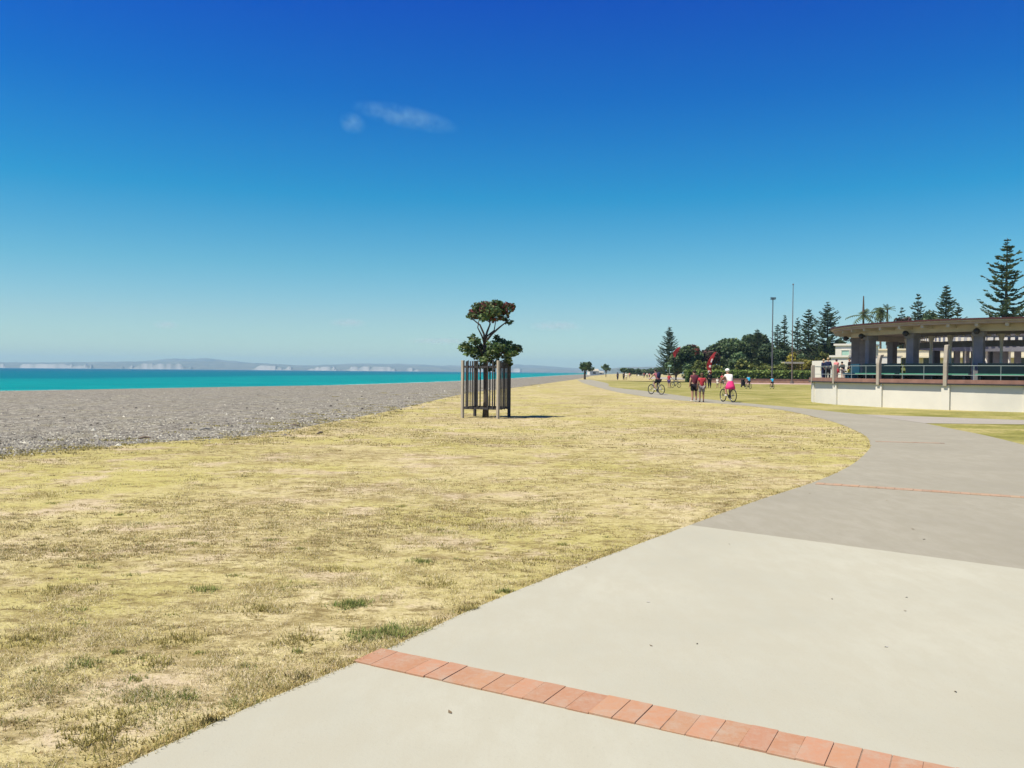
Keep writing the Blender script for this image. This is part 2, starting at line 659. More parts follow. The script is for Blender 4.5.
def brick_strip(p, q, L, depth, z, seedn, tint=(.375, .205, .120)):
    rnd = random.Random(seedn)
    d = (q - p).normalized()
    nrm = Vector((-d.y, d.x, 0))
    ang = math.atan2(d.y, d.x)
    n = int(L / .1165)
    b = MB()
    for i in range(n):
        w = .1165 - rnd.choice([.0006, .0006, .001, .0006, .0015, .004, .006])
        c = p + d * (.1165 * (i + .5)) + nrm * (depth / 2 + rnd.uniform(-.004, .004))
        f = rnd.uniform(.88, 1.07)
        b.col = tuple(x * f * rnd.uniform(.96, 1.04) for x in tint)
        b.box((c.x, c.y, z + rnd.uniform(-.0025, .002)), (w, depth - .004, .016), ang + rnd.uniform(-.006, .006))
    o = tag(b.build("brick_strip", M_BRICK, bevel=.002), kind='structure')
    m = MB()
    m.box((p.x + d.x * L / 2 + nrm.x * depth / 2, p.y + d.y * L / 2 + nrm.y * depth / 2, z - .003), (L, depth - .012, .015), ang)
    tag(m.build("brick_bed", M_MORTAR), kind='structure')
    return o


b1, b2 = G(356.5, 663.8), G(823, 768)
t1 = G(389, 652)
dd = (b2 - b1).normalized()
dep = abs((t1 - b1).dot(Vector((-dd.y, dd.x, 0))))
brick_strip(b1 - dd * .02, b2, 6.0, min(max(dep, .18), .26), PZ + .001, 3)
s1, s2 = G(808, 484.3), G(1024, 498.8)
brick_strip(s1 + (s2 - s1).normalized() * .1, s2, 6.5, .19, PZ + .001, 4, (.335, .235, .155))
u1, u2 = G(872, 442), G(930, 443.5)
brick_strip(u1 + Vector((.1, 0, 0)), u2, 1.5, .15, PZ + .001, 5, (.32, .24, .17))

# --- greener lawns
t = NT("lawn_grass")
n1 = t.noise(.5, 5, .6)
n2 = t.noise(6, 6, .7)
c = t.ramp(n1, [(.36, (.17, .17, .045)), (.5, (.25, .24, .07)), (.62, (.36, .315, .13))])
c = t.mix(t.ramp(n2, [(.38, gray3(.7)), (.54, gray3(0))]), c, (.12, .115, .03))
c = t.mix(t.ramp(t.noise(.07, 3, .5, stretch=(.6, 2, 1)), [(.45, gray3(0)), (.7, gray3(.6))]), c, (.38, .335, .15))
t.bump(n2, .5, .05)
M_LAWN = t.out(c, .95, .05)
WALLY = 150.0
lawn_pts = list(reversed(up)) + [xl1 + Vector((0, .05, 0)), xl1 + (xl1 - xa) * 1.4 + Vector((0, .2, 0)), Vector((70, 40, 0)), Vector((70, WALLY, 0)), Vector((29, WALLY, 0)), Vector((16, 172, 0))]
seen = [p for p in up if p.y < 172]
sheet("lawn", seen + lawn_pts[len(up):], .004, M_LAWN)
rr2 = list(reversed(rr))
tri = [xb + Vector((.03, -.03, 0)), xr1 + Vector((0, -.05, 0)), xr1 + (xr1 - xb) * 1.4 + Vector((0, -.1, 0)), Vector((34, 10, 0)), Vector((12.5, 7.8, 0))] + [p for p in rr2 if p.y < xb.y - .1]
sheet("lawn_corner", tri, .004, M_LAWN)

# ------------------------------------------------------------------ grass blades
def blades(n, ylo, yhi, hmin, hmax, w, seed, name_parts):
    rg = np.random.default_rng(seed)
    m = n * 3
    # denser close by: uniform in 1/y
    y = 1 / rg.uniform(1 / yhi, 1 / ylo, m)
    half = .66 * y
    x = rg.uniform(-1, 1, m) * half
    x0 = beach_x(y)
    x1 = path_left_x(y) + .015 + .02 * vnoise(x * 9, y * 9, 5)
    ok = (x > x0 + .2) & (x < x1)
    tuft = .5 * fbm(x * 5.5, y * 4.6, 3, 4) + .5 * fbm(x * 1.7, y * 1.5, 13, 3)
    bare = fbm(x * .9 + 30, y * .9, 9, 4)
    dens = np.clip((tuft - .33) * 3.5, .12, 1) * np.clip((.64 - bare) * 6, .12, 1)
    ok &= rg.random(m) < dens
    idx = np.nonzero(ok)[0][:n]
    x, y, tuft, bare = x[idx], y[idx], tuft[idx], bare[idx]
    k = len(x)
    h = rg.uniform(hmin, hmax, k) * (.6 + 1.2 * np.clip((tuft - .46) * 5, 0, 1))
    lean = rg.uniform(.7, 1.52, k)
    az = rg.uniform(0, 2 * PI, k)
    dx, dy = np.cos(az), np.sin(az)
    ww = w * rg.uniform(.6, 1.4, k)
    bx, by = -dy * ww / 2, dx * ww / 2
    tip = np.stack([x + dx * h * np.sin(lean), y + dy * h * np.sin(lean), .004 + h * np.cos(lean)], 1)
    z0 = np.full(k, -.002)
    V = np.stack([np.stack([x - bx, y - by, z0], 1), np.stack([x + bx, y + by, z0], 1), tip], 1)
    straw = np.array([(.60, .52, .31), (.53, .45, .24), (.70, .62, .43), (.42, .34, .17)])
    olive = np.array([(.25, .235, .065), (.30, .275, .085), (.19, .19, .05), (.30, .23, .09)])
    green = np.array([(.10, .15, .028), (.14, .19, .04), (.075, .12, .025), (.12, .16, .03)])
    pick = rg.integers(0, 4, k)
    grn = fbm(x * .8 + 70, y * .8, 21, 4)
    p_ol = np.clip((tuft - .5) * 5, .05, .4)
    p_gr = np.clip((grn - .60) * 6, 0, .4) * (tuft > .5)
    r1, r2 = rg.random(k), rg.random(k)
    c = straw[pick]
    c = np.where((r1 < p_ol)[:, None], olive[pick], c)
    c = np.where((r2 < p_gr)[:, None], green[pick], c)
    c = c * rg.uniform(.8, 1.15, (k, 1))
    return V.reshape(-1, 3), c


GV, GC = [], []
for a in ((210000, 2.9, 9.0, .010, .026, .0034, 1, 0), (90000, 8.5, 22, .010, .024, .006, 2, 0), (40000, 20, 60, .015, .03, .018, 3, 0)):
    V, c = blades(*a)
    GV.append(V)
    GC.append(c)


def tussocks(nc, per, ylo, yhi, rlo, rhi, hlo, hhi, w, seed, left=.62):
    """small tufts of taller, darker grass, each blade leaning out of its tuft"""
    rg = np.random.default_rng(seed)
    m = nc * 6
    y = 1 / rg.uniform(1 / yhi, 1 / ylo, m)
    x = rg.uniform(-1, 1, m) * .66 * y
    n1 = fbm(x * .7 + 11, y * .6, 41, 4)
    n2 = fbm(x * 2.3, y * 2.0, 42, 3)
    ok = (x > beach_x(y) + .3) & (x < path_left_x(y) - .03)
    ok &= rg.random(m) < np.clip((n1 - .30) * 2.6, .05, 1) * np.clip((n2 - .25) * 2.2, .05, 1)
    idx = np.nonzero(ok)[0][:nc]
    x, y = x[idx], y[idx]
    q = len(x)
    r = rg.uniform(rlo, rhi, q) * (.6 + .9 * rg.random(q) ** 3)
    tone = np.array([(.28, .235, .08), (.33, .275, .10), (.22, .185, .065), (.27, .19, .085), (.22, .235, .075), (.40, .335, .14)])
    tc = tone[rg.choice(6, q, p=[.27, .24, .2, .12, .06, .11])] * rg.uniform(.8, 1.2, (q, 1))
    hs = rg.uniform(hlo, hhi, q)
    k = q * per
    R_ = np.repeat(r, per)
    an = rg.uniform(0, 2 * PI, k)
    rr = R_ * np.sqrt(rg.random(k)) * (1 + .35 * np.sin(an * 3 + np.repeat(rg.uniform(0, 6, q), per)))
    px, py = np.repeat(x, per) + rr * np.cos(an) * 1.3, np.repeat(y, per) + rr * np.sin(an)
    h = np.repeat(hs, per) * rg.uniform(.45, 1.1, k)
    az = an + rg.normal(0, .9, k)
    lean = rg.uniform(.55, 1.5, k)
    dx, dy = np.cos(az), np.sin(az)
    ww = w * rg.uniform(.6, 1.4, k)
    bx, by = -dy * ww / 2, dx * ww / 2
    z0 = np.full(k, -.002)
    tip = np.stack([px + dx * h * np.sin(lean), py + dy * h * np.sin(lean), .004 + h * np.cos(lean)], 1)
    V = np.stack([np.stack([px - bx, py - by, z0], 1), np.stack([px + bx, py + by, z0], 1), tip], 1)
    c = np.repeat(tc, per, 0)
    dry = rg.random(k) < .36
    c = np.where(dry[:, None], np.array((.54, .46, .27)) * rg.uniform(.7, 1.2, (k, 1)), c * rg.uniform(.75, 1.25, (k, 1)))
    keep = (px < path_left_x(py) + .03)
    V, c = V[keep], c[keep]
    return V.reshape(-1, 3), c


for a in ((1700, 80, 3.0, 11.0, .03, .09, .010, .027, .0042, 51), (2600, 30, 7.0, 26, .05, .13, .012, .03, .0085, 52), (2400, 16, 18, 62, .1, .3, .015, .04, .025, 53)):
    V, c = tussocks(*a)
    GV.append(V)
    GC.append(c)


def weed(c, n, r, h, seed, cols, w=.006):
    rg = np.random.default_rng(seed)
    an = rg.uniform(0, 2 * PI, n)
    rr_ = r * np.sqrt(rg.random(n)) * (.75 + .3 * np.sin(an * 2 + seed) + .3 * np.sin(an * 5 + seed * 2.3)) + (rg.random(n) < .12) * r * rg.random(n) * .8
    x, y = c[0] + rr_ * np.cos(an) * 1.35, c[1] + rr_ * np.sin(an)
    k = n
    hh = h * rg.uniform(.4, 1, k)
    lean = rg.uniform(.3, 1.45, k)
    az = rg.uniform(0, 2 * PI, k)
    dx, dy = np.cos(az), np.sin(az)
    ww = w * rg.uniform(.6, 1.4, k)
    bx, by = -dy * ww / 2, dx * ww / 2
    tip = np.stack([x + dx * hh * np.sin(lean), y + dy * hh * np.sin(lean), .004 + hh * np.cos(lean)], 1)
    z0 = np.full(k, -.002)
    V = np.stack([np.stack([x - bx, y - by, z0], 1), np.stack([x + bx, y + by, z0], 1), tip], 1)
    cc = np.array(cols)[rg.integers(0, len(cols), k)] * rg.uniform(.75, 1.2, (k, 1))
    keep = x < path_left_x(y) + .025
    V, cc = V[keep], cc[keep]
    return V.reshape(-1, 3), cc


GRN = [(.14, .20, .05), (.19, .25, .065), (.23, .27, .08), (.30, .29, .11), (.40, .35, .15)]
OLV = [(.29, .255, .08), (.36, .31, .11), (.22, .20, .055), (.44, .37, .16)]
DRK = [(.055, .05, .02), (.10, .09, .03), (.16, .13, .05)]
weeds = [((352, 605), 700, .11, .05, GRN), ((388, 634), 1100, .17, .055, GRN), ((365, 637), 300, .1, .04, GRN), ((422, 562), 260, .09, .05, GRN),
         ((206, 590), 260, .1, .045, GRN), ((160, 664), 250, .1, .04, OLV), ((82, 665), 260, .09, .04, GRN), ((505, 592), 220, .06, .04, GRN),
         ((120, 720), 900, .26, .035, OLV), ((210, 722), 160, .05, .04, DRK), ((95, 742), 700, .16, .04, OLV), ((45, 497), 240, .3, .05, OLV),
         ((30, 640), 700, .2, .04, OLV), ((60, 590), 500, .2, .04, OLV), ((260, 610), 400, .16, .04, OLV), ((330, 570), 350, .18, .04, OLV),
         ((470, 525), 300, .2, .04, OLV), ((440, 585), 300, .14, .04, OLV), ((300, 640), 500, .14, .04, OLV), ((180, 640), 500, .16, .04, OLV),
         ((450, 455), 200, .4, .04, OLV), ((560, 520), 240, .2, .04, OLV), ((475, 610), 300, .1, .05, OLV), ((300, 678), 110, .06, .035, DRK), ((45, 463), 500, .9, .05, OLV + DRK + [(.26, .17, .09)]), ((120, 453), 420, .9, .05, OLV + DRK + [(.26, .17, .09)]), ((205, 446), 300, .8, .05, OLV + [(.26, .18, .09)]), ((265, 438), 300, .9, .06, OLV + DRK), ((370, 419), 300, 1.2, .06, OLV + DRK), ((775, 433), 900, 1.5, .05, OLV + DRK), ((700, 428), 500, 1.6, .05, OLV + DRK), ((640, 440), 300, 1.0, .04, OLV), ((30, 527), 160, .2, .04, DRK + OLV)]
for i, (pxy, n, r, h, cols) in enumerate(weeds):
    V, c = weed(G(*pxy), n, r, h, 100 + i, cols)
    GV.append(V)
    GC.append(c)
# small green weeds among the dry turf
rgw = np.random.default_rng(91)
for i in range(46):
    px = rgw.uniform(20, 620)
    py = rgw.uniform(475, 720)
    q = G(px, py)
    if q.x > path_left_x(q.y) - .05:
        continue
    V, c = weed(q, int(rgw.uniform(40, 150)), rgw.uniform(.03, .09), rgw.uniform(.018, .035), 500 + i, GRN + OLV[:2])
    GV.append(V)
    GC.append(c)
# straggling tussocks along the top of the beach
rg = np.random.default_rng(5)
for i in range(260):
    y = 1 / rg.uniform(1 / 110, 1 / 14)
    x = beach_x(y) + (rg.normal(0, .5) if i % 5 < 3 else -abs(rg.normal(0, .07)) * y) + .2
    V, c = weed((x, y), 60, rg.uniform(.12, .4), rg.uniform(.03, .06), 300 + i, OLV + [(.34, .30, .16), (.38, .33, .18)], .014 + y * .0005)
    GV.append(V)
    GC.append(c)
# longer grass against the path edge
rg = np.random.default_rng(6)
for i in range(420):
    y = 1 / rg.uniform(1 / 38, 1 / 3.0)
    x = path_left_x(y) - rg.uniform(-.01, .07)
    V, c = weed((x, y), 22, .06, rg.uniform(.014, .034), 700 + i, OLV[:2] + [(.5, .4, .17), (.56, .46, .21), (.42, .33, .13)], .004 + y * .0005)
    GV.append(V)
    GC.append(c)
g = np_mesh("dry_grass", np.concatenate(GV), 3, M_GRASSBLADE, None, np.concatenate(GC))
tag(g, "short sun-dried straw grass with olive tufts between path and beach", "grass", kind='stuff')

# ------------------------------------------------------------------ beach stones
rg = np.random.default_rng(8)
n = 60000
y = 1 / rg.uniform(1 / 120, 1 / 12.0, n)
x0 = beach_x(y)
x = x0 - rg.random(n) * np.minimum(60, .75 * y + 6) + np.abs(rg.normal(0, .035, n)) * y * (rg.random(n) < .14) + .3 * (rg.random(n) < .1)
ok = (x > -.72 * y) 
x, y, x0 = x[ok], y[ok], x0[ok]
k = len(x)
s = rg.uniform(.014, .040, k) * (1 + (rg.random(k) < .03) * 1.2) * (1 + y * .008)
shw = np.array([[p[1], p[0]] for p in sh])
sx_ = np.interp(y, shw[:, 0], shw[:, 1])
u = np.clip((x0 - x) / np.maximum(1, x0 - sx_), -.1, 1.1)
keep = u < .97
x, y, s, u = x[keep], y[keep], s[keep], u[keep]
k = len(x)
zz = np.interp(u, [-.1, 0, .06, .4, .6, .75, .93, 1], [0, -.003, -.06, -.33, -.52, -.70, -.93, -1.0])
az = rg.uniform(0, PI, k)
ca, sa = np.cos(az), np.sin(az)
base = np.array([(1, 0, 0), (0, .7, 0), (-1, 0, 0), (0, -.7, 0), (0, 0, .7)])
quad = [(0, 1, 4), (1, 2, 4), (2, 3, 4), (3, 0, 4)]
pts = []
for bp in base:
    bx, by = bp[0] * s, bp[1] * s
    pts.append(np.stack([x + bx * ca - by * sa, y + bx * sa + by * ca, zz + bp[2] * s], 1))
tris = np.concatenate([np.stack([pts[a], pts[b_], pts[c_]], 1) for a, b_, c_ in quad])
tone = np.array([(.27, .255, .205), (.17, .16, .13), (.36, .34, .275), (.22, .205, .175), (.55, .53, .43), (.065, .06, .05)])
cc = tone[rg.choice(6, k, p=[.27, .21, .19, .14, .07, .12])]
st = np_mesh("beach_pebbles", tris.reshape(-1, 3), 3, M_STONE, None, np.tile(cc, (4, 1)))
tag(st, "grey brown pebbles covering the beach beside the grass", "pebbles", kind='stuff')

# specks of leaf litter and dried gum on the concrete
rg = np.random.default_rng(77)
LV, LC = [], []
for i in range(17):
    if i < 9:
        p = G(*[(648, 603), (651, 647), (697, 645), (586, 568), (886, 648), (832, 600), (924, 540), (450, 714), (905, 612)][i])
    else:
        p = G(rg.uniform(450, 1020), rg.uniform(470, 760))
    sz = rg.uniform(.004, .011) * (1 + p.y * .05)
    a = rg.uniform(0, PI)
    q = [Vector((math.cos(a + k_ * PI / 2) * sz * (1.5 if k_ % 2 else .8), math.sin(a + k_ * PI / 2) * sz * (1.5 if k_ % 2 else .8), 0)) + Vector((p.x, p.y, PZ + .003 + .006 * (k_ == 1))) for k_ in range(4)]
    LV += [tuple(v) for v in q]
    LC.append([(.16, .12, .07), (.25, .2, .13), (.5, .48, .42)][int(rg.integers(0, 3))])
tag(np_mesh("leaf_litter", LV, 4, M_STONE, None, np.array(LC)), "small dry leaf specks scattered on the concrete path", "leaf litter", kind='stuff')



# ------------------------------------------------------------------ hills across the bay
t = NT("far_hill")
a = t.n("ShaderNodeAttribute", attribute_name="Col")
M_HILL = t.out(a.outputs["Color"], .95, .05)


def hill_range(prof, Y, depth, seed, cliff, name="hills", base=-3.2):
    pxs = np.array([p[0] for p in prof], float)
    pys = np.array([p[1] for p in prof], float)
    n = 420
    px = np.linspace(pxs[0], pxs[-1], n)
    X = (px - 512) / F * Y
    yh = 371.8 + (px - 512) * .0087
    hgt = np.maximum(0, (yh - np.interp(px, pxs, pys)) / F * Y)
    nz = fbm(px * .06, px * 0 + .5, seed, 5)
    hgt = hgt * (.86 + .28 * nz)
    fade = np.clip((px - pxs[0]) / 30, 0, 1) * np.clip((pxs[-1] - px) / 30, 0, 1)
    hgt = hgt * fade
    J = 9
    b = MB()
    us = [0, .03, .12, .25, .4, .6, .8, 1, 1.4]
    for i in range(n):
        cl = vnoise(np.array([px[i] * .07]), np.array([seed * 1.0]), seed + 3)[0]
        cl2 = vnoise(np.array([px[i] * .35]), np.array([seed * 2.0]), seed + 4)[0]
        cliffh = hgt[i] * np.clip((cl - .42) * 1.8 + (cl2 - .5) * .8, .02, .62)
        for j, u in enumerate(us):
            if u <= 1:
                f = u ** .8 * (1 - .25 * math.sin(PI * u) * vnoise(np.array([px[i] * .12]), np.array([j * .7]), seed)[0])
                z = hgt[i] * f
                if u == .03:
                    z = cliffh
                elif 0 < u < 1:
                    z = max(z, cliffh * (1 + u * .2))
                z = min(z, hgt[i])
            else:
                z = hgt[i] * .3
            r = vnoise(np.array([px[i] * .2 + j * 3.1]), np.array([j * 1.7]), seed + 8)[0]
            base_c = np.array((.09 + .07 * r, .115 + .06 * r, .115 + .04 * r))
            if cliff and j <= 2:
                wgt = float(np.clip((cl - .42) * 4.5, 0, 1) * np.clip(.25 + cl2 * 1.1 - .22 * j, 0, 1))
                b.col = tuple(base_c + (np.array((.38, .37, .34)) - base_c) * wgt)
            else:
                b.col = (.09 + .07 * r, .115 + .06 * r, .115 + .04 * r)
            b.v.append((X[i] * (1 + u * depth / Y), Y + u * depth, base + z + (3.2 if u else 0)))
            b.c.append(b.col)
    b.f = [(i * J + j, (i + 1) * J + j, (i + 1) * J + j + 1, i * J + j + 1) for i in range(n - 1) for j in range(J - 1)]
    return tag(b.build(name, M_HILL), kind='structure')


hill_range([(-220, 362), (0, 361.6), (60, 361.2), (110, 360.4), (150, 360.2), (200, 359.2), (240, 361.4), (285, 363.4), (310, 365.5), (330, 364), (345, 363.4), (380, 364),
            (430, 365.2), (465, 366), (500, 366), (540, 367), (570, 369), (600, 372)], 5200, 900, 3, True)
hill_range([(-200, 361), (90, 361), (130, 360), (172, 356.6), (205, 356), (228, 358.5), (262, 362), (300, 364.6), (330, 363.6), (350, 362), (395, 362.4), (440, 364),
            (490, 363), (520, 362.6), (545, 364.6), (590, 368), (640, 371)], 6300, 1200, 9, False)
hill_range([(575, 371), (598, 368.4), (625, 365.6), (655, 364.6), (690, 363), (740, 363.5), (800, 363), (880, 364), (980, 366), (1100, 368)], 3000, 800, 5, False)

# ------------------------------------------------------------------ pavilion
PC = Vector((28, 47, 0))
pav = empty("pavilion", PC, 0, "round open colonnade pavilion with maroon-edged flat roof above a cream terrace wall", "pavilion")
MB().ring(10.3, 10.8, 0, 1.17, 0, 360, 144).build("terrace_wall", M_WHITE, pav)
for a in (170.7, 188.4, 206, 223.7, 241.3, 259):
    ca, sa = math.cos(math.radians(a)), math.sin(math.radians(a))
    MB().box((10.83 * ca, 10.83 * sa, .585), (.12, .36, 1.166), math.radians(a)).build("wall_pilaster", M_WHITE, pav)
MB().ring(10.25, 10.97, 1.172, 1.23, 0, 360, 144).build("coping_ledge", M_DARKMETAL, pav)
MB().ring(10.3, 10.93, 1.232, 1.41, 0, 360, 144).build("coping", M_COPING, pav)
MB().lathe([(0, 1.2), (10.29, 1.2)], 96).build("terrace_floor", M_DECK, pav)
for i in range(16):
    a = math.radians(160.5 + 22.5 * i)
    ca, sa = math.cos(a), math.sin(a)
    b = MB()
    b.box((8.4 * ca, 8.4 * sa, 2.43), (.43, .43, 2.45), a)
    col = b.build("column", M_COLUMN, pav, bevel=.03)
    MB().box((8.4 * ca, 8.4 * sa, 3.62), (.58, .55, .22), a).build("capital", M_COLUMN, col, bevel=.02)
    if i in (0, 1, 2, 3, 4, 5, 15):
        lp = MB()
        lp.ell((8.93 * ca, 8.93 * sa, 3.72), .15, 12, 8)
        lamp = lp.build("globe_lamp", M_DARKMETAL, pav, smooth=True)
        MB().tube([(8.72 * ca, 8.72 * sa, 3.72), (8.85 * ca, 8.85 * sa, 3.72)], .05).build("lamp_bracket", M_DARKMETAL, lamp)
MB().ring(8.15, 8.65, 3.735, 4.06, 0, 360, 128).build("ring_beam", M_BEAM, pav)
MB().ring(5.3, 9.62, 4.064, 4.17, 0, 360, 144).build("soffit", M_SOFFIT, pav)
MB().ring(5.28, 9.74, 4.174, 4.22, 0, 360, 144).build("eave_board", M_BEAM, pav)
MB().ring(5.2, 9.80, 4.224, 4.30, 0, 360, 144).build("roof", M_ROOF, pav)
for i in range(48):
    a = math.radians(3.75 + 7.5 * i)
    ca, sa = math.cos(a), math.sin(a)
    MB().box((9.1 * ca, 9.1 * sa, 3.99), (.9, .14, .144), a).build("eave_bracket", M_BEAM, pav)
MB().ring(5.4, 5.75, 3.72, 4.06, 0, 360, 96).build("inner_beam", M_COLUMN, pav)
# pergola ends and slender columns round the open court
for i in range(80):
    a = math.radians(4.5 * i)
    ca, sa = math.cos(a), math.sin(a)
    MB().box((5.12 * ca, 5.12 * sa, 3.80), (.5, .2, .30), a).build("pergola_end", M_WHITE, pav)
# dark panels added on the court's far side to darken the interior, with gaps
for i in range(34):
    a0 = -85 + 5.5 * i
    MB().ring(5.95, 6.05, 1.21, 3.18, a0, a0 + (3.6 if i % 3 else 4.4), 3).build("darkening_panel", M_COLUMN, pav)
for i in range(28):
    a = math.radians(360 / 28 * i)
    c = Vector((5.6 * math.cos(a), 5.6 * math.sin(a), 0))
    b = MB()
    b.lathe([(.14, 1.2), (.14, 1.34), (.075, 1.4), (.065, 2.9), (.08, 3.3), (.12, 3.5), (.18, 3.72)], 12, c)
    b.build("slender_column", M_WHITE, pav, smooth=True)
MB().ring(5.0, 5.14, 3.1, 3.42, 0, 360, 96).build("court_rail", M_COLUMN, pav)
# railing between the fins
rail = MB()
for z in (1.62, 2.06):
    pts = [(10.62 * math.cos(math.radians(q)), 10.62 * math.sin(math.radians(q)), z) for q in np.arange(130, 300, 2)]
    rail.tube(pts, .015, 6)
rl = rail.build("railing", M_RAIL, pav, smooth=True)
fin_angles = [170.7, 188.4, 206, 223.7, 241.3, 259]
for a0 in fin_angles:
    for q in (.34, .67) if a0 > 180 else (.25, .5, .75):
        a = math.radians(a0 + 17.65 * q)
        MB().tube([(10.62 * math.cos(a), 10.62 * math.sin(a), 1.4), (10.62 * math.cos(a), 10.62 * math.sin(a), 2.08)], .014, 6).build("rail_post", M_RAIL, rl)
for i, a0 in enumerate(fin_angles):
    a = math.radians(a0)
    ca, sa = math.cos(a), math.sin(a)
    tall = .52 if i in (3,) else .10 if i == 2 else .1
    # profile in (inward, z), extruded along the tangent
    prof = [(0, 1.1), (0, 2.2), (.04, 2.32), (.10, 2.40 + tall * .6), (.2, 2.5 + tall), (.55, 2.52 + tall), (.52, 2.44 + tall), (.36, 2.36 + tall * .5), (.30, 2.2), (.30, 1.1)]
    if i < 2:
        prof = [(0, 1.1), (0, 2.05), (.05, 2.14), (.28, 2.14), (.30, 2.0), (.30, 1.1)]
    vs = []
    for sgn in (-1, 1):
        for q, z in prof:
            r = 10.99 - q * .66
            hw = .07 if i < 2 else .085
            vs.append((r * ca - sgn * hw * sa, r * sa + sgn * hw * ca, z))
    n = len(prof)
    fs = [tuple(range(n - 1, -1, -1)), tuple(range(n, 2 * n))] + [(j, (j + 1) % n, n + (j + 1) % n, n + j) for j in range(n)]
    MB().add(vs, fs).build("curved_post", M_FIN, pav, bevel=.02)

# benches between the columns
bench_rows = [(176.5, 184, "teal blue bench at the far left end of the railed terrace", M_BENCH_B, M_BENCH_B),
              (186, 204.6, "green bench with dark teal back on the terrace beside the two leftmost columns", M_BENCH_D, M_BENCH_G),
              (206.4, 226.8, "green bench with dark teal back on the terrace behind the tall curved post", M_BENCH_D, M_BENCH_G),
              (228.6, 249, "long green bench with dark teal back on the terrace before the nearest column", M_BENCH_D, M_BENCH_G)]
for a0, a1, lab, mb_, ms_ in bench_rows:
    am = math.radians((a0 + a1) / 2)
    o = empty("terrace_bench", PC + Vector((9.1 * math.cos(am), 9.1 * math.sin(am), 1.2)), 0, lab, "bench", "benches round the pavilion terrace")
    off = (-9.1 * math.cos(am), -9.1 * math.sin(am))
    n = int((a1 - a0) * 1.5)
    MB().ring(9.12, 9.5, .44, .50, a0, a1, n, off).build("seat", ms_, o)
    MB().ring(9.02, 9.09, .05, 1.0, a0 + .1, a1 - .1, n, off).build("backrest", mb_, o)
    for q in (a0 + 1.2, (a0 + a1) / 2, a1 - 1.2):
        qa = math.radians(q)
        MB().box((off[0] + 9.3 * math.cos(qa), off[1] + 9.3 * math.sin(qa), .22), (.3, .08, .436), qa).build("leg", mb_, o)

# rear terrace with its curved white wall
RC = Vector((31.2, 64, 0))
rt = empty("rear_terrace", RC, 0, "raised round terrace with pale back wall behind the pavilion", "terrace")
MB().lathe([(0, 1.19), (7.7, 1.19), (7.7, 0)], 96).build("terrace_floor", M_DECK, rt)
wl, wr_ = P(813.5, 372, 77) - RC, P(859, 372, 68.5) - RC
MB().box(((wl.x + wr_.x) / 2, (wl.y + wr_.y) / 2, 1.42), ((wr_ - wl).length, .3, 2.8), math.atan2(wr_.y - wl.y, wr_.x - wl.x)).build("back_wall", M_WHITE, rt)

# buildings behind
def building(loc, rz, w, d, h, label, mat, wins, roof=None, steps=None, name="building", cat="building"):
    o = empty(name, loc, rz, label, cat)
    MB().box((0, 0, h / 2), (w, d, h)).build("wall", mat, o)
    MB().box((0, 0, h + .1), (w + .3, d + .3, .2)).build("parapet", roof or mat, o)
    for (x, z, ww, hh) in wins:
        f = MB()
        y = -d / 2
        for dx, dz, sx, sz in ((0, hh / 2, ww + .1, .08), (0, -hh / 2, ww + .1, .08), (-ww / 2, 0, .08, hh), (ww / 2, 0, .08, hh)):
            f.box((x + dx, y - .02, z + dz), (sx, .12, sz))
        f = f.build("window", M_WHITE, o)
        MB().box((x, y - .008, z), (ww, .03, hh)).build("pane", M_WINDOW if mat is not M_WHITE else M_MINT, f)
    return o


p = P(849, 372, 88)
building((p.x + 1.2, 89, 0), math.radians(-34), 3.4, 4, 4.6, "small stepped white building with mint windows behind the pavilion's left end", M_WHITE,
         [(-.7, 3.4, .8, 1.5), (.55, 3.3, .8, 1.7)])
p = P(838, 372, 84)
building((p.x + .6, 84.5, 0), math.radians(-34), 1.6, 2.4, 3.3, "low white side block next to the stepped white building", M_WHITE, [])
p = P(905, 372, 108)
o = building((p.x + 9, 112, 0), math.radians(-30), 26, 8, 4.9, "long cream building glimpsed through the pavilion's columns", M_CREAM,
             [(-11.2 + 2.6 * i, 2.9, 1.3, 2.0) for i in range(9)])
MB().box((0, -4.7, 3.95), (25.6, 1.4, .16)).build("awning", M_CREAM, o)
p = P(868, 372, 74)
o = empty("garden_wall", (p.x + 1.0, 75, 0), math.radians(-30), "pale wall panel seen between the pavilion's two leftmost columns", "wall")
MB().box((0, 0, 1.6), (4.2, .3, 3.2)).build("panel", M_WHITE, o)
MB().box((0, 0, 3.25), (4.4, .42, .09)).build("cap", M_BEAM, o)

# ------------------------------------------------------------------ low wall, paving and hedge across the lawn
xw0, xw1 = P(690, 380, WALLY).x, P(838, 380, WALLY).x
M_PINK = pmat("pinkish_paving", (.40, .29, .245), .12, .7, .85, .1)
sheet("pavement", [(P(748, 380, 133).x, 133), (P(850, 380, 133).x, 133), (xw1, WALLY - .2), (xw0 + 2, WALLY - .2)], .012, M_PINK)
bw = empty("low_wall", ((xw0 + xw1) / 2, WALLY, 0), 0, "long low brown wall in front of the clipped hedge", "wall")
MB().box((0, 0, .33), (xw1 - xw0, .4, .66)).build("wall", M_WALLB, bw)
MB().box((0, 0, .70), (xw1 - xw0 + .1, .5, .08)).build("coping", M_COPING, bw)
sheet("footpath", [G(646, 378.6), G(696, 380.2), G(696, 377.9), G(652, 376.9)], .012, M_CONC_X)


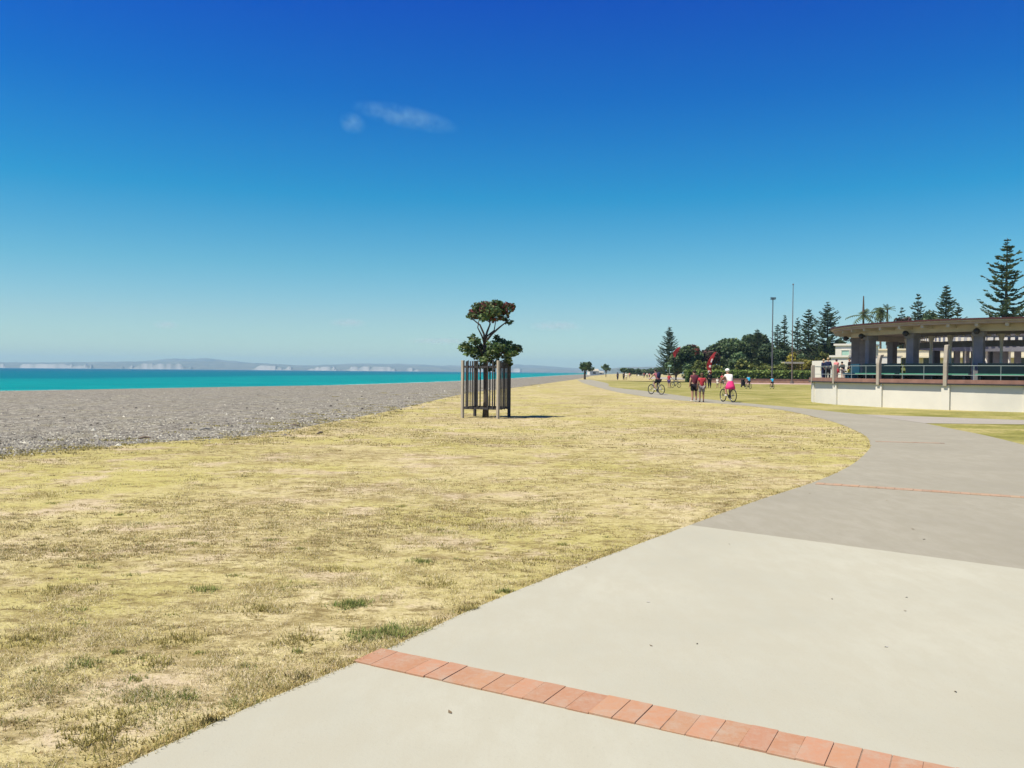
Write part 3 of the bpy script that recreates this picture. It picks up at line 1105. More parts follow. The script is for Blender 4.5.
def cards(centers, size, rg, up=0.0, aspect=1.6):
    """a leaf-shaped quad at each centre"""
    n = len(centers)
    nr = rg.normal(size=(n, 3))
    nr[:, 2] = nr[:, 2] + up * np.sign(nr[:, 2])
    nr /= np.linalg.norm(nr, axis=1)[:, None]
    t_ = rg.normal(size=(n, 3))
    t_ -= nr * np.sum(t_ * nr, 1)[:, None]
    t_ /= np.linalg.norm(t_, axis=1)[:, None] + 1e-9
    bt = np.cross(nr, t_)
    s_ = (size * rg.uniform(.6, 1.4, n))[:, None]
    a_ = t_ * s_ * aspect / 2
    b_ = bt * s_ / 2
    return np.stack([centers - a_, centers + b_, centers + a_, centers - b_], 1).reshape(-1, 3)


def crown_points(clumps, per, rg, fill=.45):
    out, ids = [], []
    for i, (c, r) in enumerate(clumps):
        r = np.array(r if hasattr(r, '__len__') else (r, r, r))
        n = int(per * (r[0] * r[1] * r[2]) ** (2 / 3))
        d = rg.normal(size=(n, 3))
        d /= np.linalg.norm(d, axis=1)[:, None]
        rad = rg.uniform(fill ** 3, 1.15, n) ** (1 / 3)
        out.append(np.array(c) + d * rad[:, None] * r)
        ids.append(np.full(n, i))
    return np.concatenate(out), np.concatenate(ids)


def leaf_mesh(name, clumps, per, size, cols, rg, parent, up=.3, var=.25, fill=.45):
    p, ids = crown_points(clumps, per, rg, fill)
    V = cards(p, size, rg, up)
    cols = np.array(cols)
    tone = rg.uniform(1 - var, 1 + var, len(clumps))
    c = cols[rg.integers(0, len(cols), len(p))] * tone[ids][:, None] * rg.uniform(.8, 1.2, (len(p), 1))
    return np_mesh(name, V, 4, M_LEAF, parent, np.clip(c, 0, 1))


# hedge
hx0, hx1 = P(686, 374, 153).x, P(836, 374, 153).x
rg = np.random.default_rng(31)
hd = empty("hedge", ((hx0 + hx1) / 2, 153, 0), 0, "long clipped green hedge behind the low brown wall", "hedge")
L = hx1 - hx0
n = 9000
cp = np.stack([rg.uniform(-L / 2, L / 2, n), rg.choice([-1, 1, 0], n, p=[.45, .2, .35]) * .9 + rg.normal(0, .08, n), rg.uniform(.3, 2.05, n)], 1)
topm = np.abs(cp[:, 1]) < .5
cp[topm, 1] = rg.uniform(-.9, .9, topm.sum())
cp[topm, 2] = 2.05 + rg.normal(0, .07, topm.sum())
hc = np.array([(.16, .24, .055), (.20, .28, .065), (.13, .19, .045), (.25, .31, .08)])[rg.integers(0, 4, n)]
np_mesh("foliage", cards(cp, .3, rg, .2), 4, M_LEAF, hd, hc)
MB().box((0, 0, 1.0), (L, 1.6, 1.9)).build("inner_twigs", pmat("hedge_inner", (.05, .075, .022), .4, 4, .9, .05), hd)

# ------------------------------------------------------------------ trees
NORF = [(.045, .085, .046), (.068, .115, .056), (.095, .14, .064), (.13, .165, .075)]


def norfolk(name, seed, H, Rm, whorls, loc, label, gap=.0, start=.12, cols=NORF, group="tall Norfolk pines", tipup=.34, per=6):
    rg = np.random.default_rng(seed)
    o = empty(name, loc, 0, label, "tree", group)
    tr = MB()
    tr.tube([(0, 0, -.1), (0.02 * H * .2, 0, H * .3), (0, .01 * H * .2, H * .65), (0, 0, H)], [H * .017, H * .013, H * .008, H * .0015], 8)
    V, C_ = [], []
    cols = np.array(cols)
    whorls = int(whorls * 1.7)
    for w in range(whorls):
        u = w / (whorls - 1)
        z = H * (start + (1 - start - .02) * u)
        Lw = Rm * (1 - u) ** .72 + H * .012
        nb = per + int(rg.integers(0, 2))
        a0 = rg.uniform(0, 2 * PI)
        for k in range(nb):
            if rg.random() < gap:
                continue
            a = a0 + 2 * PI * k / nb + rg.normal(0, .12)
            Lb = Lw * rg.uniform(.5, 1.15)
            ca, sa = math.cos(a), math.sin(a)
            lift = tipup * rg.uniform(.6, 1.3)
            zz = z + rg.normal(0, .011 * H)

            def pt(q):
                return np.array((ca * Lb * q, sa * Lb * q, zz + Lb * (lift * q * q + .05 * q - .06 * math.sin(PI * q))))
            tr.tube([pt(0), pt(.5), pt(.97)], [H * .003, H * .002, H * .0008], 4)
            ns = max(4, int(Lb / (.016 * H)))
            for s_ in range(ns):
                q = .14 + .86 * (s_ + rg.uniform(-.3, .3)) / ns
                p0 = pt(q)
                tl = (.035 * H) * (1.05 - .35 * q) * rg.uniform(.7, 1.3) * min(1, .5 + Lb / (.15 * H))
                for sgn in (-1, 1, 0):
                    if sgn == 0 and rg.random() < .45:
                        continue
                    ang = a + sgn * rg.uniform(.7, 1.15)
                    d = np.array((math.cos(ang), math.sin(ang), rg.uniform(.12, .55)))
                    d /= np.linalg.norm(d)
                    tip = p0 + d * tl
                    side = np.cross(d, (0, 0, 1.0))
                    side /= np.linalg.norm(side) + 1e-9
                    upv = np.cross(side, d)
                    wd = tl * .19
                    mid_ = p0 + d * tl * .5
                    cc = cols[int(rg.integers(0, len(cols)))] * rg.uniform(.8, 1.2)
                    for sv in (side, upv):
                        V += [p0, mid_ + sv * wd, tip, mid_ - sv * wd]
                        C_.append(cc)
    tr.build("trunk", M_BARK, o)
    np_mesh("crown", np.array(V), 4, M_LEAF, o, np.array(C_))
    return o


POHU = [(.06, .108, .045), (.085, .14, .055), (.125, .175, .066), (.07, .10, .054)]
DARKT = [(.042, .078, .04), (.068, .11, .052), (.108, .148, .062)]
REDT = [(.10, .055, .05), (.068, .068, .04), (.13, .06, .055), (.06, .08, .042)]
LIGHTT = [(.12, .15, .035), (.16, .18, .045), (.09, .12, .03), (.2, .2, .05)]


def round_tree(name, seed, W, H, base, loc, label, cols, red=None, per=230, size=.34, nclump=26, group="leafy trees behind the hedge", cat="tree", trunk=True):
    rg = np.random.default_rng(seed)
    o = empty(name, loc, rg.uniform(0, 6), label, cat, group)
    cl = []
    cz = (base + H) / 2
    for i in range(nclump):
        d = rg.normal(size=3)
        d /= np.linalg.norm(d)
        if d[2] < -.55:
            d[2] *= -.6
        q = rg.uniform(.5, .86)
        r = rg.uniform(.16, .30) * W * .85
        cl.append(((d[0] * W / 2 * q, d[1] * W / 2 * q, cz + d[2] * (H - base) / 2 * q), (r, r, r * .72)))
    cl.append(((0, 0, cz), (W * .28, W * .28, (H - base) * .28)))
    leaf_mesh("crown", cl, per, size, cols, rg, o, .35, .35)
    if red:
        top = [c for c in cl if c[0][2] > cz + (H - base) * .12][:7]
        leaf_mesh("blossom", [((c[0][0], c[0][1], c[0][2] + .15), (c[1][0] * 1.02, c[1][1] * 1.02, c[1][2] * 1.02)) for c in top], per * .3, size * .9, [red, tuple(x * .7 for x in red)], rg, o, .3, .2, .85)
    if trunk:
        tr = MB()
        tr.tube([(0, 0, -.1), (.1, 0, base * .6), (0, .1, cz)], [W * .045, W * .035, W * .015], 8)
        for c, r in cl[:9]:
            tr.tube([(0.05, 0, base * .7), tuple(np.array(c) * (.5, .5, .8)), c], [W * .022, W * .014, W * .006], 5)
        tr.build("trunk", M_BARK, o)
    return o


def at(px, Y):
    v = P(px, 372, Y)
    return Vector((v.x, Y, 0))


def top_h(px, py, Y):
    return P(px, py, Y).z


# Norfolk pines (tip pixel, depth, half width)
PINES = [
    (1005, 238, 120, 5.4, 14, .2, "tallest open-branched Norfolk pine rising above the pavilion roof at right", 41),
    (1030, 296, 112, 4.4, 12, .0, "spreading pine at the right edge behind the pavilion roof, lower than its neighbour", 42),
    (945, 285, 150, 4.4, 17, .08, "middle-height pine standing above the centre of the pavilion roof", 43),
    (957, 303, 143, 3.2, 11, .05, "shorter bushy pine leaning against the right of the mid-roof pine", 44),
    (917, 293.5, 158, 4.2, 12, .25, "flat-topped sparse pine above the pavilion roof, left of the mid-roof pine", 45),
    (901, 307, 165, 3.0, 10, .15, "small thin pine just above the roof between palm and flat-topped pine", 46),
    (827, 302.5, 170, 5.6, 17, .05, "broad layered Norfolk pine just left of the pavilion roof", 47),
    (808, 309, 176, 4.2, 16, .1, "narrow Norfolk pine close on the left of the broad layered one", 48),
    (784, 314.5, 182, 2.2, 15, .3, "thin columnar pine between the floodlight mast and the flagpole", 49),
    (777, 324, 190, 3.4, 14, .2, "slim hazy pine just right of the floodlight mast, behind dark trees", 50),
    (797, 318, 200, 3.2, 14, .3, "faint slender pine directly right of the tall flagpole", 51),
    (757, 329, 176, 5.0, 15, .08, "dark pine poking above the round trees left of the floodlight mast", 52),
    (669, 327, 215, 4.3, 20, .0, "lone conical Norfolk pine at the left end of the tree belt", 53),
]
for px, py, Y, R_, wh, gap, lab, sd in PINES:
    H_ = top_h(px, py, Y)
    norfolk("norfolk_pine", sd, H_, R_, wh, at(px, Y), lab, gap, .1 if sd == 53 else .2)

# leafy belt: px centre, top py, depth, width m, base of crown m
BELT = [
    (687, 343, 168, 6.4, .9, POHU, (.16, .028, .022), "round green tree with dark red blossom on top beside the conical pine", 61),
    (729, 335, 176, 7.6, .9, POHU, None, "large round dark green tree behind the red banner", 62),
    (707, 347, 172, 5.2, .8, REDT, None, "reddish brown bushy tree between blossom tree and large round tree", 63),
    (752, 333, 184, 8.2, .8, DARKT, None, "big dark green spreading tree behind the white-helmeted cyclist", 64),
    (771, 343, 170, 5.8, .6, DARKT, None, "near-black bushy tree at the foot of the floodlight mast", 65),
    (786, 345, 196, 6.5, .6, POHU, None, "mid-green bushy tree at the foot of the flagpole", 66),
    (812, 343, 180, 7.4, .6, REDT, None, "brown-red spreading tree beneath the broad layered pine", 67),
    (838, 338, 190, 7.0, .6, DARKT, None, "dark tree half hidden by the pavilion roof's left tip", 68),
    (795, 352, 172, 4.6, .5, DARKT, None, "low dark tree between the yellow shrub and brown-red tree", 69),
    (892, 366, 98, 4.4, .2, LIGHTT, None, "bright green bush in front of the long cream building", 70),
    (676, 352, 190, 5.0, .6, POHU, None, "small green tree at the foot of the conical pine", 71),
    (740, 352, 166, 4.6, .5, POHU, None, "small green tree in front of the big dark spreading tree", 78),
    (904, 314, 150, 4.2, 6.0, REDT, None, "dark tree top showing just over the pavilion roof by the small thin pine", 79),
    (928, 311, 140, 4.6, 6.0, DARKT, None, "bushy tree top over the roof below the flat-topped pine", 80),
]
for px, py, Y, W, base, cols, red, lab, sd in BELT:
    round_tree("leafy_tree", sd, W, top_h(px, py, Y), base, at(px, Y), lab, cols, red)

SHRUBS = [(700, 359, 157, 3.6, LIGHTT, "yellow-green shrub left of the red banner"), (716, 362, 156, 2.6, LIGHTT, "small yellow-green shrub at the red banner's foot"),
          (742, 356, 158, 3.4, LIGHTT, "upright light green shrub behind the helmeted cyclist"), (753, 364, 156, 3.2, LIGHTT, "low light green shrub right of the upright one behind the hedge"),
          (768, 363, 157, 3.6, LIGHTT, "low spreading light green shrub left of the mast"), (780, 360, 157, 3.2, LIGHTT, "light green shrub between mast and timber shelter"),
          (793, 351, 168, 3.4, [(.32, .27, .03), (.38, .33, .05), (.26, .24, .04)], "bright yellow shrub behind the timber shelter"),
          (807, 354, 163, 3.6, [(.24, .22, .04), (.2, .2, .05), (.3, .26, .06)], "yellow-olive shrub right of the timber shelter"),
          (823, 351, 166, 3.2, LIGHTT, "yellow-green shrub above the pale back wall's left end"), (724, 366, 157, 3.0, POHU, "dark green low shrub right of the red banner"),
          (690, 364, 160, 3.4, POHU, "dark green low shrub beneath the blossom-topped tree"), (735, 368, 157, 2.4, LIGHTT, "smallest light green shrub just above the hedge by the helmeted cyclist")]
for i, (px, py, Y, W, cols, lab) in enumerate(SHRUBS):
    round_tree("garden_shrub", 90 + i, W, top_h(px, py, Y), .1, at(px, Y), lab, cols, None, 200, .28, 14, "shrubs behind the hedge", "shrub", False)
p = PC + Vector((10.2 * math.cos(math.radians(181)), 10.2 * math.sin(math.radians(181)), 1.2))
p = P(856, 378, 62)
o = round_tree("flowering_plant", 120, 1.3, .85, .1, Vector((p.x, 62, 1.19)), "small yellow-flowered plant by the people on the rear terrace", LIGHTT + [(.45, .36, .05)], None, 420, .12, 9, None, "plant", False)


def palm(seed, H, R_, loc, label, n=26, group="palms", droop=1.0, name="palm_tree"):
    rg = np.random.default_rng(seed)
    o = empty(name, loc, 0, label, "palm", group)
    tr = MB()
    tr.tube([(0, 0, -.1), (.1, 0, H * .5), (0, 0, H)], [.28, .2, .16], 8)
    tr.build("trunk", M_BARK, o)
    V, C_ = [], []
    for i in range(n):
        a = rg.uniform(0, 2 * PI)
        el = rg.uniform(-.5, 1.2)
        pts = []
        for s_ in range(9):
            q = s_ / 8
            r = R_ * q * (math.cos(el) * .8 + .25)
            pts.append(np.array((math.cos(a) * r, math.sin(a) * r, H + R_ * (math.sin(el) * q - droop * .75 * q * q))))
        for s_ in range(8):
            d = pts[s_ + 1] - pts[s_]
            side = np.array((-math.sin(a), math.cos(a), 0))
            for sg in (-1, 1):
                e = pts[s_] + d * 1.2 + side * sg * R_ * .26 * math.sin(PI * (.15 + .8 * s_ / 8)) + np.array((0, 0, -.1 * R_))
                V += [pts[s_], pts[s_] + d * .9, e + d * .2, e]
                C_.append(np.array((.06, .085, .03)) * rg.uniform(.7, 1.5))
    np_mesh("crown", np.array(V), 4, M_LEAF, o, np.array(C_))
    return o


palm(131, top_h(882, 307, 150) - .6, 1.9, at(879.5, 150), "small round-headed palm above the pavilion roof's left half")
palm(132, top_h(862.5, 312, 140) - .5, 2.6, at(862.5, 140), "bare tall palm with drooping fronds around a spike above the roof's left half", 12, "palms", .5)
MB_spike = MB().tube([(0, 0, top_h(862.5, 313, 140) - .8), (0, 0, top_h(862.5, 296, 140))], [.22, .08], 6)
tgt = [c for c in bpy.data.objects if c.get("label", "").startswith("bare tall palm")][0]
MB_spike.build("spike", M_BARK, tgt)
palm(133, top_h(886, 307, 170) - .4, 1.5, at(886.5, 170), "thin-headed pale palm directly right of the round-headed one", 9, "palms", .3)

# far trees down the shore
far_t = [(585.5, 361, 379.2, 195, 3.1, "round two-stemmed tree alone on the dry grass left of the far people"),
         (606, 363.2, 376.2, 300, 3.2, "small hazy tree behind and right of the lone two-stemmed tree"),
         (624.5, 367.6, 376, 360, 3.4, "tiny far tree just above the pair of distant walkers"),
         (631, 368, 375.6, 420, 5.2, "dark distant tree right of the distant walkers"),
         (637, 369, 375.4, 430, 5.6, "wide low distant tree in line behind the dark one"),
         (645, 369.6, 375.2, 470, 6.5, "hazy low tree above the far group near the path's end"),
         (652, 368.2, 375.2, 500, 7.0, "pale hazy tree just left of the first cyclist's head"),
         (660, 367, 375.2, 430, 6.5, "hazy distant tree behind the first cyclist")]
for i, (px, py, pb, Y, W, lab) in enumerate(far_t):
    H_ = top_h(px, py, Y)
    round_tree("shore_tree", 140 + i, W, H_, max(1.2, H_ * .36) if i < 3 else .6, at(px, Y), lab, POHU, None, 120, .42, 14, "distant trees along the shore")
# second stem of the lone tree
tgt = [c for c in bpy.data.objects if c.get("label", "").startswith("round two-stemmed")][0]
MB().tube([(.75, .2, -.05), (.6, .1, 1.4), (.3, 0, 2.6)], [.16, .13, .08], 6).build("second_stem", M_BARK, tgt)

# small far houses
def house(px, Y, w, h, lab):
    o = empty("house", at(px, Y), .3, lab, "house", "distant houses along the shore")
    MB().box((0, 0, h / 2), (w, w * .7, h)).build("wall", M_WHITE, o)
    rf = MB()
    a, c = w * .54, w * .4
    rf.add([(-a, -c, h), (a, -c, h), (a, c, h), (-a, c, h), (-a, 0, h * 1.5), (a, 0, h * 1.5)], [(0, 1, 5, 4), (2, 3, 4, 5), (0, 4, 3), (1, 2, 5), (3, 2, 1, 0)])
    rf.build("roof", M_BEAM, o)
    MB().box((0, -w * .35 - .02, h * .5), (w * .3, .08, h * .4)).build("window", M_WINDOW, o)


house(593, 520, 6, 2.6, "tiny white distant house between lone tree and small hazy tree")
house(600, 640, 5, 1.7, "faint white distant house left of the small hazy tree's foot")
house(640.5, 470, 2.6, 1.3, "pale distant house beside the far group of people")

# ------------------------------------------------------------------ masts, poles, banner, shelter
Y = 150
o = empty("floodlight_mast", at(772, Y), 0, "tall dark floodlight mast with lamp crossbar above the tree belt", "floodlight mast")
H_ = top_h(772, 298, Y)
MB().tube([(0, 0, 0), (0, 0, H_)], [.11, .08], 10).build("mast", M_STEEL, o)
MB().box((0, 0, H_ - .25), (.9, .12, .12)).build("crossbar", M_STEEL, o)
for dx in (-.36, -.12, .12, .36):
    MB().box((dx, -.15, H_ - .02), (.18, .26, .2), 0, .3).build("floodlight", M_DARKMETAL, o)
Y = 146
o = empty("flagpole", at(792, Y), 0, "tallest slim bare flagpole rising from behind the hedge", "flagpole")
H_ = top_h(792, 285, Y)
MB().tube([(0, 0, 0), (0, 0, H_ * .45), (0, 0, H_)], [.11, .09, .05], 10).build("pole", M_POLEW, o)
MB().ell((0, 0, H_ + .1), .14).build("finial", M_POLEW, o)
MB().tube([(0, 0, 0), (0, 0, .4)], [.34, .3], 10).build("base", M_POLEW, o)

M_RED = pmat("red_banner_cloth", (.36, .028, .032), .15, 2, .7, .2)
M_BANW = pmat("pale_banner_patch", (.80, .72, .70), .06, 4, .7, .2)


def feather(px, py_top, Y, h, label, tilt, white=True, low=.34, wide=.85):
    o = empty("feather_banner", at(px, Y), 0, label, "banner", "red feather banners")
    MB().tube([(0, 0, 0), (0, 0, h * .55), (tilt * .35, 0, h * .85), (tilt, 0, h)], [.035, .03, .025, .015], 6).build("pole", M_DARKMETAL, o)
    pr = []
    n = 8
    for i in range(n + 1):
        u = i / n
        z = h * (low + (1 - low) * u)
        x = tilt * max(0, (z / h - .55) / .45) ** 1.5
        wd = wide * math.sin(PI * min(1, .28 + .62 * (1 - u))) * (.35 + .65 * (1 - abs(u - .4)))
        pr.append((x, z, wd))
    vs = []
    for y in (-.012, .012):
        for x, z, wd in pr:
            vs += [(x, y + .03 * math.sin(z * 3), z), (x - wd, y + .05 * math.sin(z * 3 + 1), z - .12)]
    k = (n + 1) * 2
    fs = []
    for i in range(n):
        a = i * 2
        fs += [(a, a + 1, a + 3, a + 2), (k + a, k + a + 2, k + a + 3, k + a + 1), (a, a + 2, k + a + 2, k + a), (a + 1, k + a + 1, k + a + 3, a + 3)]
    fs += [(0, k, k + 1, 1), (2 * n, 2 * n + 1, k + 2 * n + 1, k + 2 * n)]
    sail = MB().add(vs, fs).build("sail", M_RED, o)
    if white:
        for z0, z1, w0 in ((.36, .44, .5), (.52, .60, .34), (.66, .80, .22)):
            q = MB()
            q.box((-w0 * .62 + tilt * (.2 if z0 > .6 else 0), -.09, h * (z0 + z1) / 2), (w0 * .7, .03, h * (z1 - z0) * .85), 0, 0, .35)
            q.build("pale_patch", M_BANW, sail)
    return o


feather(711.3, 352, 118, top_h(712, 351.5, 118), "red and white feather banner standing behind the walkers", .75, True, .32, .8)
feather(674, 348, 138, top_h(676, 346.5, 138), "dark red feather banner in front of the conical pine", 1.1, False, .72, .9)

o = empty("timber_shelter", at(792.5, 160), 0, "small beige flat-roofed shelter behind the hedge by the flagpole", "shelter")
MB().box((0, 0, 3.75), (3.6, 2.2, .32)).build("roof", M_BEAM, o)
for dx in (-1.5, 1.5):
    for dy in (-.8, .8):
        MB().box((dx, dy, 1.79), (.16, .16, 3.58)).build("post", M_BARK, o)
MB().box((0, .3, .5), (2.4, .8, .1)).build("table_top", M_WALLB, o)
o = empty("signpost", at(669.5, 126), 0, "slim pale post with small flat sign beside the left children's bicycle", "sign")
h = top_h(669, 365, 126)
MB().tube([(0, 0, 0), (0, 0, h)], .05, 6).build("pole", M_RAIL, o)
MB().box((0, -.06, h - .12), (.5, .03, .25)).build("sign_panel", M_MINT, o)

# ------------------------------------------------------------------ young tree in its guard
TB = G(486, 417.4)
TY = TB.y
yt = empty("young_tree", (TB.x, TB.y, 0), 0, "young two-tiered tree with red blossom inside the timber guard", "tree")


def tl(px, py, dy=0.0):
    """offset from the trunk foot, in metres, of a spot at the tree's own depth"""
    v = P(px, py, TY)
    return (v.x - TB.x, dy, v.z)


tr = MB()
tr.tube([tl(485.5, 418), tl(486, 400), tl(485.5, 380, .03), tl(485, 360), tl(484.5, 343, .02)], [.12, .095, .08, .07, .06], 10)
limbs = [((484.5, 343), (484, 334), (480, 325), (471, 318), .05, -.1), ((484.5, 342), (487, 332), (490, 324), (488, 314), .05, .15), ((484.5, 343), (492, 334), (500, 327), (509, 320), .05, -.05),
         ((485, 362), (480, 354), (471, 350), (463, 347), .045, .2), ((485, 364), (494, 357), (505, 352), (518, 349), .05, -.15), ((485, 358), (489, 350), (494, 344), (498, 340), .04, .3),
         ((485, 360), (481, 350), (476, 343), (474, 338), .035, -.25), ((485, 372), (492, 366), (499, 362), (508, 358), .035, .25), ((484.5, 343), (487, 336), (494, 330), (496, 318), .035, .3),
         ((484.5, 345), (482, 336), (478, 328), (480, 316), .035, -.3)]
for a, b_, c_, d_, r, dy in limbs:
    tr.tube([tl(*a), tl(*b_, dy * .35), tl(*c_, dy * .8), tl(*d_, dy)], [r, r * .8, r * .6, r * .35], 6)
tr.build("trunk", M_BARK2, yt, smooth=True)
rg = np.random.default_rng(55)
cl = []
for px, py, rw, rh, dy in [(478, 313, 9, 5.5, .1), (488, 309, 9, 6, -.2), (498, 308, 9, 6, .2), (507, 308.5, 7, 5.5, 0), (484, 305, 7, 4, .3), (496, 304, 7, 3.5, -.2), (471, 316, 5, 3.5, 0),
                           (476, 306.5, 4.5, 3.5, -.1), (503, 316, 6, 4, .1), (509, 322, 4, 3, 0), (492, 317, 7, 4.5, .35), (484, 318, 6, 4, -.35), (512, 306, 3.5, 3, .1), (489, 311, 8, 5, .5), (493, 312, 8, 5, -.5)]:
    cl.append((tl(px, py, dy), (rw / 28.5, rw / 30, rh / 28.5)))
leaf_cols = [(.055, .108, .04), (.09, .155, .052), (.125, .19, .064), (.18, .22, .09), (.065, .105, .06)]
low = []
for px, py, rw, rh, dy in [(464, 347, 6, 4.5, .1), (470, 351, 7, 5, -.2), (478, 354, 8, 5.5, .2), (476, 341, 6, 4, -.1), (482, 347, 5, 4, .3), (492, 346, 7, 5, -.2), (500, 343, 7, 5, .1),
                           (508, 347, 8, 5.5, -.1), (516, 349, 7, 4.5, .15), (502, 353, 9, 5, .3), (492, 355, 8, 5, -.3), (486, 353, 8, 5, .45), (511, 353, 7, 4, -.3), (497, 337.5, 4, 2.5, 0),
                           (472, 337, 4, 2.5, .1), (484, 360, 5, 3, -.3), (495, 362, 5, 3, .2), (508, 360, 5, 3.5, 0), (500, 365, 4, 2.5, -.2), (480, 366, 4, 2.5, .2), (490, 369, 4, 2.5, .1), (507, 364, 5, 3, .3), (474, 348, 6, 4, .4), (468, 345, 5, 3.5, -.3), (498, 348, 8, 5, -.4), (513, 350, 6, 4, .3)]:
    low.append((tl(px, py, dy), (rw / 28.5, rw / 30, rh / 28.5)))
leaf_mesh("crown", cl + low, 3200, .075, leaf_cols, rg, yt, .25, .3, .3)
fl = [cl[i] for i in (0, 1, 2, 4, 8, 10, 13, 3)]
leaf_mesh("blossom", fl, 1500, .075, [(.19, .055, .06), (.13, .04, .042), (.23, .095, .085)], rg, yt, .3, .2, .97)

tg = empty("tree_guard", (TB.x, TB.y, 0), math.radians(-17), "square timber slat guard around the young tree on the dry grass", "tree guard")
HG = 1.98
S = .64
for sx, sy in ((-1, -1), (1, -1), (1, 1), (-1, 1)):
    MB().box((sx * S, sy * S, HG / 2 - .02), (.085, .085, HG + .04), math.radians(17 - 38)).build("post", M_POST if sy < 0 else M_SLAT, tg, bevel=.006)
for side in range(4):
    a = side * PI / 2
    m = Matrix.Rotation(a, 3, 'Z')
    for z, nm in ((HG - .22, "rail"), (.34, "rail")):
        c = m @ Vector((0, -S, z))
        MB().box(c, (2 * S - .14, .035, .07), a).build(nm, M_SLAT, tg)
    ns = 7 if side == 1 else 6 if side != 3 else 5
    for i in range(ns):
        u = (i + 1) / (ns + 1)
        if side == 0 and i == 3:
            continue
        x = -S + 2 * S * u
        c = m @ Vector((x, -S - .032, (HG + .30) / 2 + random.uniform(-.02, .02)))
        wdt = .068 if side == 1 else .045
        MB().box(c, (wdt, .022, HG - .32), a).build("slat", M_SLAT, tg)

# driftwood and stones at the top of the beach
rg = np.random.default_rng(19)
for i, (px, py, ln) in enumerate([(320, 434, .3), (295, 426, .25), (205, 430, .3), (145, 439, .25)]):
    g_ = G(px, py)
    b = MB()
    a = rg.uniform(0, PI)
    b.tube([(g_.x - math.cos(a) * ln / 2, g_.y - math.sin(a) * ln / 2, .02), (g_.x, g_.y, .045), (g_.x + math.cos(a) * ln / 2, g_.y + math.sin(a) * ln / 2, .03)], [.02, .03, .015], 7)
    tag(b.build("driftwood", pmat("driftwood_grey", (.2, .16, .12) if i != 2 else (.38, .36, .3), .2, 9, .9, .1, .3)),
        ["dark weathered driftwood lying on the beach where grass begins, right of the others", "small brown driftwood stick on the upper beach between two others", "pale driftwood piece alone out on the pebbles",
         "leftmost dark driftwood piece on the grass edge of the beach"][i], "driftwood", "driftwood along the beach top")

# ------------------------------------------------------------------ people
def fab(name, c, stripe=None, scale=14):
    if stripe is None:
        return pmat(name, c, .16, 9, .85, .12, .15)
    t = NT(name)
    w = t.n("ShaderNodeTexWave", wave_type='BANDS', bands_direction='Z')
    w.inputs["Scale"].default_value = scale
    t.l(t.tc.outputs["Object"], w.inputs["Vector"])
    return t.out(t.ramp(w.outputs["Fac"], [(.45, c), (.55, stripe)]), .85, .12)


M_SKIN = pmat("skin", (.42, .25, .17), .08, 6, .6, .25)
M_SKIN2 = pmat("tanned_skin", (.27, .15, .095), .08, 6, .6, .25)
M_HAIRD = pmat("dark_hair", (.025, .018, .014), .3, 30, .6, .3)
M_HAIRB = pmat("brown_hair", (.09, .05, .03), .3, 30, .6, .3)
M_HAIRF = pmat("fair_hair", (.42, .31, .16), .2, 30, .6, .3)
M_SHOE = pmat("dark_shoe", (.04, .035, .035), .2, 20, .7, .2)
M_SHOEW = pmat("white_shoe", (.7, .68, .64), .08, 20, .7, .2)
M_HELMET = pmat("white_helmet", (.80, .78, .74), .05, 6, .35, .5)
CL = {
    "black": fab("black_cloth", (.02, .02, .025)), "navy": fab("navy_cloth", (.022, .028, .07)), "red": fab("red_cloth", (.42, .045, .06)),
    "maroon": fab("maroon_plaid", (.085, .022, .04), (.20, .06, .075), 9), "white": fab("white_cloth", (.78, .74, .68)), "pink": fab("hot_pink_cloth", (.80, .05, .20)),
    "blue": fab("bright_blue_cloth", (.02, .34, .58)), "grey": fab("grey_cloth", (.20, .18, .18)), "rose": fab("rose_cloth", (.62, .22, .22)),
    "stripe": fab("pink_striped_shirt", (.12, .03, .05), (.50, .18, .20), 7), "purple": fab("violet_cloth", (.10, .06, .20)), "cream": fab("cream_cloth", (.60, .54, .42)),
}


def skin_geo(verts, edges, radii, sub=1):
    me = bpy.data.meshes.new("skel")
    me.from_pydata(verts, edges, [])
    o = bpy.data.objects.new("skel", me)
    COL.objects.link(o)
    o.modifiers.new("s", 'SKIN')
    sv = me.skin_vertices[0].data
    for i, r in enumerate(radii):
        sv[i].radius = (r, r) if not hasattr(r, '__len__') else r
        sv[i].use_root = (i == 0)
    m = o.modifiers.new("sub", 'SUBSURF')
    m.levels = m.render_levels = sub
    dg = bpy.context.evaluated_depsgraph_get()
    ev = o.evaluated_get(dg)
    em = ev.to_mesh()
    V = [tuple(v.co) for v in em.vertices]
    Fc = [tuple(p.vertices) for p in em.polygons]
    ev.to_mesh_clear()
    bpy.data.objects.remove(o)
    bpy.data.meshes.remove(me)
    return V, Fc


